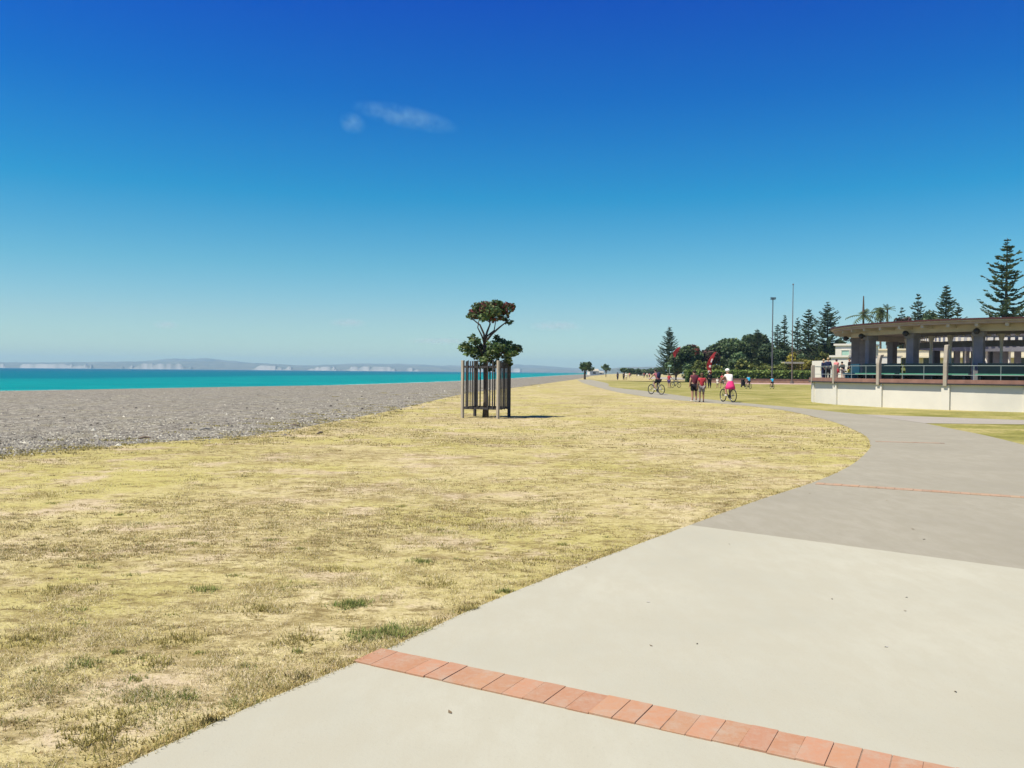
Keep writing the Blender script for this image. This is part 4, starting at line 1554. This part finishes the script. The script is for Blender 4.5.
def pose_joints(pose, rnd):
    J = {"pelvis": (0, 0, .95), "waist": (0, 0, 1.10), "chest": (0, .01, 1.30), "nb": (0, 0, 1.44), "neck": (0, .01, 1.50), "hl": (0, .03, 1.57), "hm": (0, .03, 1.645), "ht": (0, .02, 1.70)}
    for s_, k in ((-1, "l"), (1, "r")):
        J["sh" + k] = (s_ * .17, 0, 1.40)
        J["el" + k] = (s_ * .235, -.02, 1.13)
        J["wr" + k] = (s_ * .25, .06, .89)
        J["hp" + k] = (s_ * .095, 0, .90)
        J["kn" + k] = (s_ * .105, .02, .50)
        J["an" + k] = (s_ * .105, -.02, .085)
        J["to" + k] = (s_ * .125, .13, .035)
    if pose == "walk":
        J.update(knl=(-.1, .17, .52), anl=(-.1, .22, .10), tol=(-.11, .37, .06), knr=(.1, .0, .50), anr=(.1, -.24, .14), tor=(.11, -.11, .04),
                 ell=(-.24, -.14, 1.15), wrl=(-.25, -.10, .92), elr=(.24, .08, 1.14), wrr=(.24, .22, .95))
    elif pose == "ride":
        J.update(pelvis=(0, -.17, 1.04), waist=(0, -.09, 1.18), chest=(0, .04, 1.36), nb=(0, .12, 1.48), neck=(0, .15, 1.53), hl=(0, .19, 1.60), hm=(0, .20, 1.675), ht=(0, .19, 1.73))
        for s_, k, kn, an in ((-1, "l", (.14, .80), (.03, .40)), (1, "r", (.10, .62), (-.01, .20))):
            J["sh" + k] = (s_ * .17, .07, 1.45)
            J["el" + k] = (s_ * .26, .25, 1.27)
            J["wr" + k] = (s_ * .27, .43, 1.10)
            J["hp" + k] = (s_ * .095, -.14, .98)
            J["kn" + k] = (s_ * .12, kn[0] + .06, kn[1])
            J["an" + k] = (s_ * .11, an[0], an[1])
            J["to" + k] = (s_ * .12, an[0] + .15, an[1] - .04)
    elif pose == "hold":   # one hand out to a bicycle
        J.update(elr=(.30, .16, 1.18), wrr=(.36, .36, 1.05))
    elif pose == "arm":    # an arm round the neighbour
        J.update(elr=(.34, .03, 1.25), wrr=(.46, .10, 1.17))
    elif pose == "push":
        J.update(ell=(-.23, .12, 1.17), wrl=(-.22, .38, 1.05), elr=(.23, .12, 1.17), wrr=(.22, .38, 1.05), knl=(-.1, .14, .52), anl=(-.1, .16, .10), tol=(-.11, .31, .05), anr=(.1, -.16, .12), tor=(.11, -.03, .04))
    elif pose == "lean":
        J.update(chest=(0, .07, 1.28), nb=(0, .11, 1.41), neck=(0, .14, 1.46), hl=(0, .18, 1.53), hm=(0, .19, 1.60), ht=(0, .18, 1.65), shl=(-.17, .09, 1.37), shr=(.17, .09, 1.37), ell=(-.24, .2, 1.15), wrl=(-.2, .38, 1.08), elr=(.24, .2, 1.15), wrr=(.2, .38, 1.08))
    return {k: Vector(v) for k, v in J.items()}


def person(loc, yaw, H, label, top, bottom, pose="stand", legs="shorts", hair=M_HAIRD, skin=M_SKIN, sleeve=.55, pack=None, head=None, shoe=M_SHOE, group=None, build=1.0, longhair=False):
    o = empty("person", loc, yaw, label, "person", group)
    k = H / 1.75
    J = {n: v * k for n, v in pose_joints(pose, random).items()}
    b = build * k
    names = ["pelvis", "waist", "chest", "nb", "neck", "hl", "hm", "ht"]
    R_ = {"pelvis": .125, "waist": .118, "chest": .135, "nb": .085, "neck": .055, "hl": .072, "hm": .092, "ht": .062}
    E_ = [(0, 1), (1, 2), (2, 3), (3, 4), (4, 5), (5, 6), (6, 7)]
    for s_ in "lr":
        i = len(names)
        names += ["sh" + s_, "el" + s_, "wr" + s_, "pm" + s_]
        J["pm" + s_] = J["wr" + s_] + (J["wr" + s_] - J["el" + s_]).normalized() * .07 * k
        E_ += [(2, i), (i, i + 1), (i + 1, i + 2), (i + 2, i + 3)]
        i = len(names)
        names += ["hp" + s_, "kn" + s_, "an" + s_, "to" + s_]
        E_ += [(0, i), (i, i + 1), (i + 1, i + 2), (i + 2, i + 3)]
        R_.update({"sh" + s_: .062, "el" + s_: .042, "wr" + s_: .029, "pm" + s_: .034, "hp" + s_: .10, "kn" + s_: .062, "an" + s_: .040, "to" + s_: .036})
    V, Fc = skin_geo([J[n] for n in names], E_, [R_[n] * b for n in names], 1)
    m = MB().add(V, Fc)
    fwd = Vector((0, 1, 0))
    for s_, sg in (("l", -1), ("r", 1)):
        d = (J["wr" + s_] - J["el" + s_]).normalized()
        side = fwd - d * fwd.dot(d)
        side = side.normalized() if side.length > .2 else Vector((sg, 0, 0))
        inward = side.cross(d) * (1 if sg < 0 else -1)
        root = J["pm" + s_]
        for f, ln in enumerate((.070, .080, .074, .058)):
            a = root + side * (.026 - .017 * f) * k
            m.tube([a, a + (d * .55 * ln + inward * .012) * k, a + (d * .85 * ln + inward * .04) * k], [.0095 * k, .0085 * k, .006 * k], 5)
        a = J["wr" + s_] + (d * .03 + side * .025) * k
        m.tube([a, a + (side * .03 + d * .03) * k, a + (side * .032 + d * .06) * k], [.011 * k, .010 * k, .007 * k], 5)
    hm = J["hm"]
    m.ell(hm + Vector((0, .098, -.02)) * k, (.014 * k, .022 * k, .024 * k), 6, 5)
    for sg in (-1, 1):
        m.ell(hm + Vector((sg * .088, -.002, -.01)) * k, (.014 * k, .026 * k, .034 * k), 6, 5)
    body = m.build("body", skin, o, smooth=True)
    e = MB()
    for sg in (-1, 1):
        e.ell(hm + Vector((sg * .034, .082, .005)) * k, .013 * k, 6, 5)
    e.build("eyes", M_HAIRD, o, smooth=True)
    MB().ell(hm + Vector((0, .085, -.055)) * k, (.025 * k, .01 * k, .007 * k), 6, 4).build("mouth", CL["rose"], o)
    # shirt
    vs = [J["pelvis"] + Vector((0, 0, -.075)) * k, J["waist"], J["chest"], J["nb"] - Vector((0, 0, .01)) * k]
    es = [(0, 1), (1, 2), (2, 3)]
    rs = [.145, .138, .156, .10]
    for s_ in "lr":
        i = len(vs)
        vs += [J["sh" + s_], J["sh" + s_].lerp(J["el" + s_], sleeve)]
        es += [(2, i), (i, i + 1)]
        rs += [.082, .066]
        if sleeve > .9:
            vs += [J["el" + s_].lerp(J["wr" + s_], .9)]
            es += [(i + 1, i + 2)]
            rs += [.046]
    V, Fc = skin_geo(vs, es, [r * b for r in rs], 1)
    MB().add(V, Fc).build("shirt", top, o, smooth=True)
    # legs
    if legs == "skirt":
        prof = []
        c = J["pelvis"]
        m = MB()
        m.lathe([(.13 * b, .10 * k), (.165 * b, .0), (.22 * b, -.16 * k), (.25 * b, -.34 * k), (.235 * b, -.345 * k), (.15 * b, -.05 * k)], 16, c + Vector((0, .03, 0)))
        m.build("skirt", bottom, o, smooth=True)
    else:
        q = .85 if legs == "shorts" else 1.0
        vs = [J["pelvis"] + Vector((0, 0, .02)) * k]
        es, rs = [], [.142]
        for s_ in "lr":
            i = len(vs)
            vs += [J["hp" + s_], J["hp" + s_].lerp(J["kn" + s_], q)]
            es += [(0, i), (i, i + 1)]
            rs += [.118, .09]
            if legs == "pants":
                vs += [J["kn" + s_].lerp(J["an" + s_], .93)]
                es += [(i + 1, i + 2)]
                rs += [.062]
        V, Fc = skin_geo(vs, es, [r * b for r in rs], 1)
        MB().add(V, Fc).build("shorts" if legs == "shorts" else "trousers", bottom, o, smooth=True)
    for s_ in "lr":
        a, t_ = J["an" + s_], J["to" + s_]
        d = (t_ - a)
        c = a.lerp(t_, .55)
        c.z = max(.042 * k, c.z - .01)
        rot = Matrix.Rotation(math.atan2(-d.x, d.y), 3, 'Z')
        MB().ell(c, (.05 * k, .135 * k, .045 * k), 8, 6, rot).build("shoe", shoe, o, smooth=True)
    if head == "helmet":
        h = MB()
        h.ell(hm + Vector((0, -.005, .045)) * k, (.118 * k, .145 * k, .10 * k), 12, 8)
        h.build("helmet", M_HELMET, o, smooth=True)
    if head == "hat":
        h = MB()
        h.lathe([(.001, .13 * k), (.07 * k, .12 * k), (.10 * k, .04 * k), (.17 * k, .02 * k), (.168 * k, .012 * k), (.09 * k, .02 * k)], 14, hm)
        h.build("sun_hat", CL["cream"], o, smooth=True)
    h = MB()
    h.ell(hm + Vector((0, -.022, .022)) * k, (.103 * k, .102 * k, .098 * k), 10, 8)
    if longhair:
        h.ell(hm + Vector((0, -.07, -.08)) * k, (.085 * k, .05 * k, .15 * k), 8, 6)
    h.build("hair", hair, o, smooth=True)
    if pack:
        c = J["chest"] + Vector((0, -.19 * build, -.03)) * k
        pk = MB()
        pk.ell(c, (.165 * k, .11 * k, .25 * k), 12, 8)
        pk = pk.build("backpack", pack, o, smooth=True)
        st = MB()
        for sg in (-1, 1):
            st.tube([c + Vector((sg * .09, .04, .2)) * k, J["nb"] + Vector((sg * .10, .0, .05)) * k, J["chest"] + Vector((sg * .11, .14, 0)) * k, c + Vector((sg * .13, .06, -.18)) * k], .02 * k, 6)
        st.build("strap", pack, pk)
    return o


# ------------------------------------------------------------------ bicycles
def bicycle(loc, yaw, s, label, fm, group="bicycles on the path and lawn", steer=0.0, basket=False):
    o = empty("bicycle", loc, yaw, label, "bicycle", group)
    R0 = .335 * s

    def wheel(c, st):
        w = bpy.data.objects.new("wheel", None)
        COL.objects.link(w)
        w.parent = o
        w.location = c
        w.rotation_euler = (0, 0, st)
        n = 28
        circ = lambda r: [(0, r * math.cos(2 * PI * i / n), r * math.sin(2 * PI * i / n)) for i in range(n)]
        MB().tube(circ(R0), .024 * s, 8, True).build("tyre", M_TYRE, w, smooth=True)
        rm = MB().tube(circ(R0 - .032 * s), .012 * s, 6, True)
        rm.tube([(-.05 * s, 0, 0), (.05 * s, 0, 0)], .022 * s, 8)
        for i in range(14):
            a = 2 * PI * i / 14
            rm.tube([((.03 if i % 2 else -.03) * s, .015 * s * math.cos(a), .015 * s * math.sin(a)), (0, (R0 - .03 * s) * math.cos(a), (R0 - .03 * s) * math.sin(a))], .003 * s, 4)
        rm.build("rim", M_RIM, w)
    ra, fa_ = Vector((0, -.46, .36)) * s, Vector((0, .62, .36)) * s
    wheel(ra, 0)
    wheel(fa_, steer)
    bb, st, hd, hb = [Vector(v) * s for v in ((0, 0, .30), (0, -.16, .82), (0, .42, .86), (0, .46, .70))]
    f = MB()
    for a, b_ in ((bb, st), (st, hd), (bb, hb), (hd, hb)):
        f.tube([a, b_], .018 * s, 8)
    for sg in (-1, 1):
        x = Vector((sg * .05 * s, 0, 0))
        f.tube([bb, ra + x], .011 * s, 6)
        f.tube([st, ra + x], .010 * s, 6)
        f.tube([hb + x * .8, fa_ + x], .013 * s, 6)
    f.build("frame", fm, o)
    h = MB()
    h.tube([hd, Vector((0, .40, .98)) * s], .014 * s, 6)
    h.tube([Vector(v) * s for v in ((-.30, .33, 1.06), (-.18, .40, 1.02), (0, .42, .99), (.18, .40, 1.02), (.30, .33, 1.06))], .013 * s, 6)
    h.build("handlebar", M_DARKMETAL, o)
    sd = MB()
    sd.ell(Vector((0, -.18, .935)) * s, (.085 * s, .14 * s, .035 * s), 10, 6)
    sd.tube([st, Vector((0, -.175, .92)) * s], .013 * s, 6)
    sd.build("saddle", M_TYRE, o, smooth=True)
    c = MB()
    c.tube([bb + Vector((-.02, 0, 0)) * s, bb + Vector((.03, 0, 0)) * s], .085 * s, 14)
    for sg, dy, dz in ((-1, .06, .14), (1, -.06, -.13)):
        e_ = bb + Vector((sg * .07, dy, dz)) * s
        c.tube([bb + Vector((sg * .06, 0, 0)) * s, e_], .012 * s, 6)
        c.box(e_ + Vector((sg * .05, 0, 0)) * s, (.09 * s, .07 * s, .02 * s))
    c.build("crankset", M_DARKMETAL, o)
    return o


BK = pmat("black_frame_paint", (.02, .02, .025), .1, 10, .35, .5)
BR = pmat("silver_frame_paint", (.40, .40, .42), .1, 10, .35, .5, 0, .5)
BLB = pmat("blue_frame_paint", (.03, .10, .25), .1, 10, .35, .5)
RIDERS = "cyclists on the path and lawn"
WALK = "people walking along the path"

g_ = G(728.8, 402.2)
bicycle((g_.x, g_.y, PZ), math.radians(15), 1.04, "black bicycle ridden by the woman in the hot pink skirt", BK)
person((g_.x, g_.y, PZ), math.radians(15), 1.82, "cyclist in white top, hot pink skirt and white helmet riding away", CL["white"], CL["pink"], "ride", "skirt", M_HAIRF, M_SKIN, .5, None, "helmet", M_SHOEW, RIDERS, 1.08)
g_ = G(657, 394.6)
bicycle((g_.x, g_.y, PZ), math.radians(31), 1.06, "bicycle ridden by the bareheaded man with the dark backpack", BR)
person((g_.x, g_.y, PZ), math.radians(31), 1.86, "dark haired cyclist in striped pink shirt with dark backpack", CL["stripe"], CL["black"], "ride", "shorts", M_HAIRD, M_SKIN, .5, CL["navy"], None, M_SHOEW, RIDERS, 1.05)
g_ = G(694.2, 401.8)
person((g_.x, g_.y, PZ), 0.1, 1.78, "walker in dark maroon top and black shorts, left one of the close pair", CL["maroon"], CL["black"], "arm", "shorts", M_HAIRD, M_SKIN, .5, None, None, M_SHOEW, WALK, 1.28)
g_ = G(701.6, 402.2)
person((g_.x, g_.y, PZ), -0.05, 1.62, "walker in red shirt and grey shorts, right one of the close pair", CL["red"], CL["grey"], "stand", "shorts", M_HAIRB, M_SKIN2, .55, None, None, M_SHOE, WALK, 1.02, True)
g_ = G(669, 388.0)
person((g_.x, g_.y, .006), -.5, 1.55, "child in red top and violet shorts standing with a bicycle on the lawn", CL["red"], CL["purple"], "hold", "shorts", M_HAIRB, M_SKIN, .5, None, None, M_SHOE, WALK)
g2 = G(675.2, 387.8)
bicycle((g2.x, g2.y, .006), math.radians(-60), .86, "small blue bicycle held by the child in red on the lawn", BLB)
g_ = G(709.5, 388.2)
person((g_.x, g_.y, .006), .15, 1.82, "man all in black standing under the red and white banner", CL["black"], CL["black"], "stand", "pants", M_HAIRD, M_SKIN, .95, None, None, M_SHOE, WALK, 1.1)
g_ = G(717.3, 388.0)
person((g_.x, g_.y, .006), -.3, 1.12, "small child in white standing between black-clad man and pink-skirted cyclist", CL["white"], CL["cream"], "stand", "shorts", M_HAIRF, M_SKIN, .5, None, "hat", M_SHOE, WALK, 1.15)
g_ = G(722.3, 388.5)
person((g_.x, g_.y, .006), .2, 1.62, "person in red shirt partly hidden behind the pink-skirted cyclist", CL["red"], CL["grey"], "walk", "shorts", M_HAIRB, M_SKIN, .55, None, None, M_SHOE, WALK)
g_ = G(748.6, 388.9)
bicycle((g_.x, g_.y, .006), math.radians(14), .80, "dark child's bicycle under the blue-shirted child nearer the path", BK)
person((g_.x, g_.y, .006), math.radians(14), 1.42, "child in bright blue shirt with dark hair cycling on lawn, nearer the path", CL["blue"], CL["black"], "ride", "shorts", M_HAIRD, M_SKIN, .55, None, None, M_SHOE, RIDERS)
g_ = G(772.2, 388.8)
bicycle((g_.x, g_.y, .006), math.radians(4), .72, "dark child's bicycle under the blue-shirted child nearest the terrace", BK)
person((g_.x, g_.y, .006), math.radians(4), 1.28, "blue-shirted child cycling directly away on lawn, nearest the terrace", CL["blue"], CL["black"], "ride", "shorts", M_HAIRB, M_SKIN, .55, None, None, M_SHOE, RIDERS)
# a dark cargo trailer behind the boy
g_ = G(743.2, 387.3)
tr_ = empty("bike_trailer", (g_.x, g_.y, .006), .3, "small dark upright bag trolley left of the nearer blue-shirted child", "trolley")
b = MB()
b.prism([(-.2, -.16), (.2, -.16), (.24, .12), (.15, .2), (-.15, .2), (-.24, .12)], .16, .95)
b.build("bag", CL["black"], tr_, bevel=.04)
for sx in (-.24, .24):
    MB().tube([(sx - .02, 0, .14), (sx + .02, 0, .14)], .14, 14).build("wheel", M_TYRE, tr_)
MB().tube([(-.16, .2, .9), (-.16, .3, 1.15), (.16, .3, 1.15), (.16, .2, .9)], .015, 6).build("handle", M_DARKMETAL, tr_)

FARG = "distant people near the far end of the path"
for px, py, H_, tp, bt, lg, ps, lab in [
        (617.6, 380.2, 1.75, "black", "navy", "pants", "walk", "distant walker in black, left of the pair"),
        (623.6, 380.0, 1.70, "black", "black", "pants", "stand", "distant walker in black, right of the pair beneath a tiny tree"),
        (626.2, 379.8, 1.55, "white", "cream", "skirt", "stand", "distant person in white beside the right black-clad walker"),
        (629.5, 378.2, 1.7, "rose", "grey", "shorts", "walk", "farthest pinkish figure right of the distant pair"),
        (644.0, 377.6, 1.75, "red", "grey", "pants", "stand", "distant figure in red beside the pale far house"),
        (647.0, 377.8, 1.7, "white", "navy", "pants", "walk", "distant figure in white just left of the first cyclist"),
        (649.4, 378.6, 1.6, "rose", "black", "shorts", "walk", "distant figure in rose at the first cyclist's elbow")]:
    g_ = G(px, py)
    person((g_.x, g_.y, 0), random.uniform(-.6, .6), H_, lab, CL[tp], CL[bt], ps, lg, M_HAIRD, M_SKIN, .55, None, None, M_SHOE, FARG, 1.1)

TER = "people on the rear terrace"
for px, Y, yaw, H_, tp, bt, lg, ps, hr, lab in [
        (823.6, 66.5, .5, 1.62, "navy", "navy", "pants", "stand", M_HAIRF, "person in navy on the rear terrace, left one of the navy couple"),
        (828.0, 66.2, -.3, 1.72, "navy", "black", "pants", "stand", M_HAIRF, "fair haired person in navy jacket, right one of the navy couple"),
        (836.2, 65.8, -.9, 1.62, "rose", "red", "skirt", "stand", M_HAIRD, "woman in rose dress on the rear terrace"),
        (843.0, 65.0, .2, 1.45, "black", "grey", "shorts", "lean", M_HAIRD, "person leaning forward between the rose dress and the black-clad figure"),
        (849.6, 66.6, 1.4, 1.72, "black", "black", "pants", "stand", M_HAIRD, "person all in black at the right end of the rear terrace")]:
    v = P(px, 375, Y)
    person((v.x, Y, 1.19), yaw, H_, lab, CL[tp], CL[bt], ps, lg, hr, M_SKIN, .95 if tp in ("navy", "black") else .5, None, None, M_SHOE, TER, 1.12)
v = P(892.8, 372, 58)
o = None

# ------------------------------------------------------------------ clouds
def cloud_mat(name, dens, tone=(.50, .86, 1, 1)):
    m = bpy.data.materials.new(name)
    m.use_nodes = True
    nt = m.node_tree
    nt.nodes.clear()
    out = nt.nodes.new("ShaderNodeOutputMaterial")
    pv = nt.nodes.new("ShaderNodeVolumePrincipled")
    pv.inputs["Color"].default_value = tone
    pv.inputs["Anisotropy"].default_value = 0
    tc = nt.nodes.new("ShaderNodeTexCoord")
    ns = nt.nodes.new("ShaderNodeTexNoise")
    ns.inputs["Scale"].default_value = .021
    ns.inputs["Detail"].default_value = 6
    ns.inputs["Roughness"].default_value = .62
    mr = nt.nodes.new("ShaderNodeMapRange")
    mr.inputs[1].default_value = .40
    mr.inputs[2].default_value = .64
    mr.inputs[3].default_value = 0
    mr.inputs[4].default_value = 1
    # soft falloff towards the outside of the lobe
    ln = nt.nodes.new("ShaderNodeVectorMath")
    ln.operation = 'LENGTH'
    mp = nt.nodes.new("ShaderNodeMapping")
    fr = nt.nodes.new("ShaderNodeMapRange")
    fr.inputs[1].default_value = 1.0
    fr.inputs[2].default_value = .2
    fr.inputs[3].default_value = 0
    fr.inputs[4].default_value = dens
    mu = nt.nodes.new("ShaderNodeMath")
    mu.operation = 'MULTIPLY'
    L = nt.links.new
    L(tc.outputs["Object"], ns.inputs["Vector"])
    L(ns.outputs["Fac"], mr.inputs[0])
    L(tc.outputs["Generated"], mp.inputs["Vector"])
    mp.inputs["Location"].default_value = (-1, -1, -1)
    mp.inputs["Scale"].default_value = (2, 2, 2)
    L(mp.outputs["Vector"], ln.inputs[0])
    L(ln.outputs["Value"], fr.inputs[0])
    L(mr.outputs[0], mu.inputs[0])
    L(fr.outputs[0], mu.inputs[1])
    L(mu.outputs[0], pv.inputs["Density"])
    L(pv.outputs[0], out.inputs["Volume"])
    return m


MC = cloud_mat("cloud_wisp", .006)
CY = 3000
k = CY / F
for i, (px, py, rw, rh, tilt, lab) in enumerate([(352.5, 123.5, 14, 10, 0, "small faint round puff of cloud left of the long wisp"),
                                                  (405, 117, 58, 11, .2, "long thin wispy cloud trailing across the deep blue sky")]):
    c = P(px, py, CY)
    b = MB()
    b.ell((0, 0, 0), (rw * k, 90, rh * k), 20, 12)
    o = b.build("cloud", MC, smooth=True)
    o.location = c
    o.rotation_euler = (0, tilt, 0)
    tag(o, lab, "cloud", "wispy clouds in the blue sky")
MC2 = cloud_mat("low_cloud", .004, (1, 1, 1, 1))
for px, py, rw, rh, lab in [(348, 323, 20, 5, "faint pale cloud bank low over the sea, left of the young tree"), (166, 325, 13, 5, "smallest faint cloud low in the sky above the far hills at left"),
                            (556, 326, 30, 6, "broad faint cloud low in the sky just right of the young tree"), (440, 341, 40, 4, "flat thin cloud streak low behind the young tree's lower tier")]:
    k2 = 8000 / F
    b = MB()
    b.ell((0, 0, 0), (rw * k2, 200, rh * k2), 20, 12)
    o = b.build("cloud", MC2, smooth=True)
    o.location = P(px, py, 8000)
    tag(o, lab, "cloud", "faint low clouds near the horizon")

# ------------------------------------------------------------------ haze
hz = bpy.data.materials.new("haze_air")
hz.use_nodes = True
nt = hz.node_tree
nt.nodes.clear()
out = nt.nodes.new("ShaderNodeOutputMaterial")
pv = nt.nodes.new("ShaderNodeVolumePrincipled")
pv.inputs["Color"].default_value = (.50, .80, .98, 1)
pv.inputs["Density"].default_value = 1.25e-4
nt.links.new(pv.outputs[0], out.inputs["Volume"])
b = MB().box((0, 4300, 60), (19000, 9800, 131))
o = b.build("haze", hz)
tag(o, kind='stuff')

# ------------------------------------------------------------------ light
ELEV = math.radians(62)
hx, hy = .9, .436
dirv = Vector((hx * math.cos(ELEV), hy * math.cos(ELEV), -math.sin(ELEV)))
sd = bpy.data.lights.new("sun", 'SUN')
sd.energy = 4.6
sd.angle = math.radians(.53)
sd.color = (1.0, .91, .74)
so = bpy.data.objects.new("sun", sd)
COL.objects.link(so)
so.rotation_euler = dirv.to_track_quat('-Z', 'Y').to_euler()
so.location = (0, 0, 50)

w = bpy.data.worlds.new("World")
scene.world = w
w.use_nodes = True
nt = w.node_tree
bg = nt.nodes["Background"]
sky = nt.nodes.new("ShaderNodeTexSky")
sky.sky_type = 'NISHITA'
sky.sun_disc = False
sky.sun_elevation = ELEV
sky.sun_rotation = math.atan2(-hx, -hy) % (2 * PI)
sky.altitude = 0
sky.air_density = 1.0
sky.dust_density = .4
sky.ozone_density = 3.0
# deepen the blue with height, as on that clear day
tc = nt.nodes.new("ShaderNodeTexCoord")
sp = nt.nodes.new("ShaderNodeSeparateXYZ")
nt.links.new(tc.outputs["Generated"], sp.inputs[0])
rp = nt.nodes.new("ShaderNodeValToRGB")
el = rp.color_ramp.elements
STOPS = [(0.0, (.78, .98, 1.0)), (.0256, (.75, .97, 1.0)), (.061, (.64, .87, .93)), (.119, (.36, .81, .89)), (.198, (.06, .68, .91)), (.305, (.001, .44, .98)), (.40, (.0, .29, 1.04)), (1.0, (.10, .38, 1.0))]
while len(el) < len(STOPS):
    el.new(.5)
for e_, (p_, c_) in zip(el, STOPS):
    e_.position = p_
    e_.color = (*c_, 1)
nt.links.new(sp.outputs["Z"], rp.inputs["Fac"])
mx = nt.nodes.new("ShaderNodeMix")
mx.data_type = 'RGBA'
mx.blend_type = 'MULTIPLY'
mx.inputs["Factor"].default_value = 1
ca = [i for i in mx.inputs if i.type == 'RGBA']
nt.links.new(sky.outputs[0], ca[0])
nt.links.new(rp.outputs[0], ca[1])
nt.links.new([q for q in mx.outputs if q.type == 'RGBA'][0], bg.inputs["Color"])
bg.inputs["Strength"].default_value = .0785

vs_ = scene.view_settings
vs_.view_transform = 'Standard'
vs_.look = 'None'
vs_.exposure = .7
vs_.gamma = 1
vs_.use_curve_mapping = False
scene.cycles.volume_bounces = 0
scene.cycles.max_bounces = 6
scene.cycles.use_denoising = True
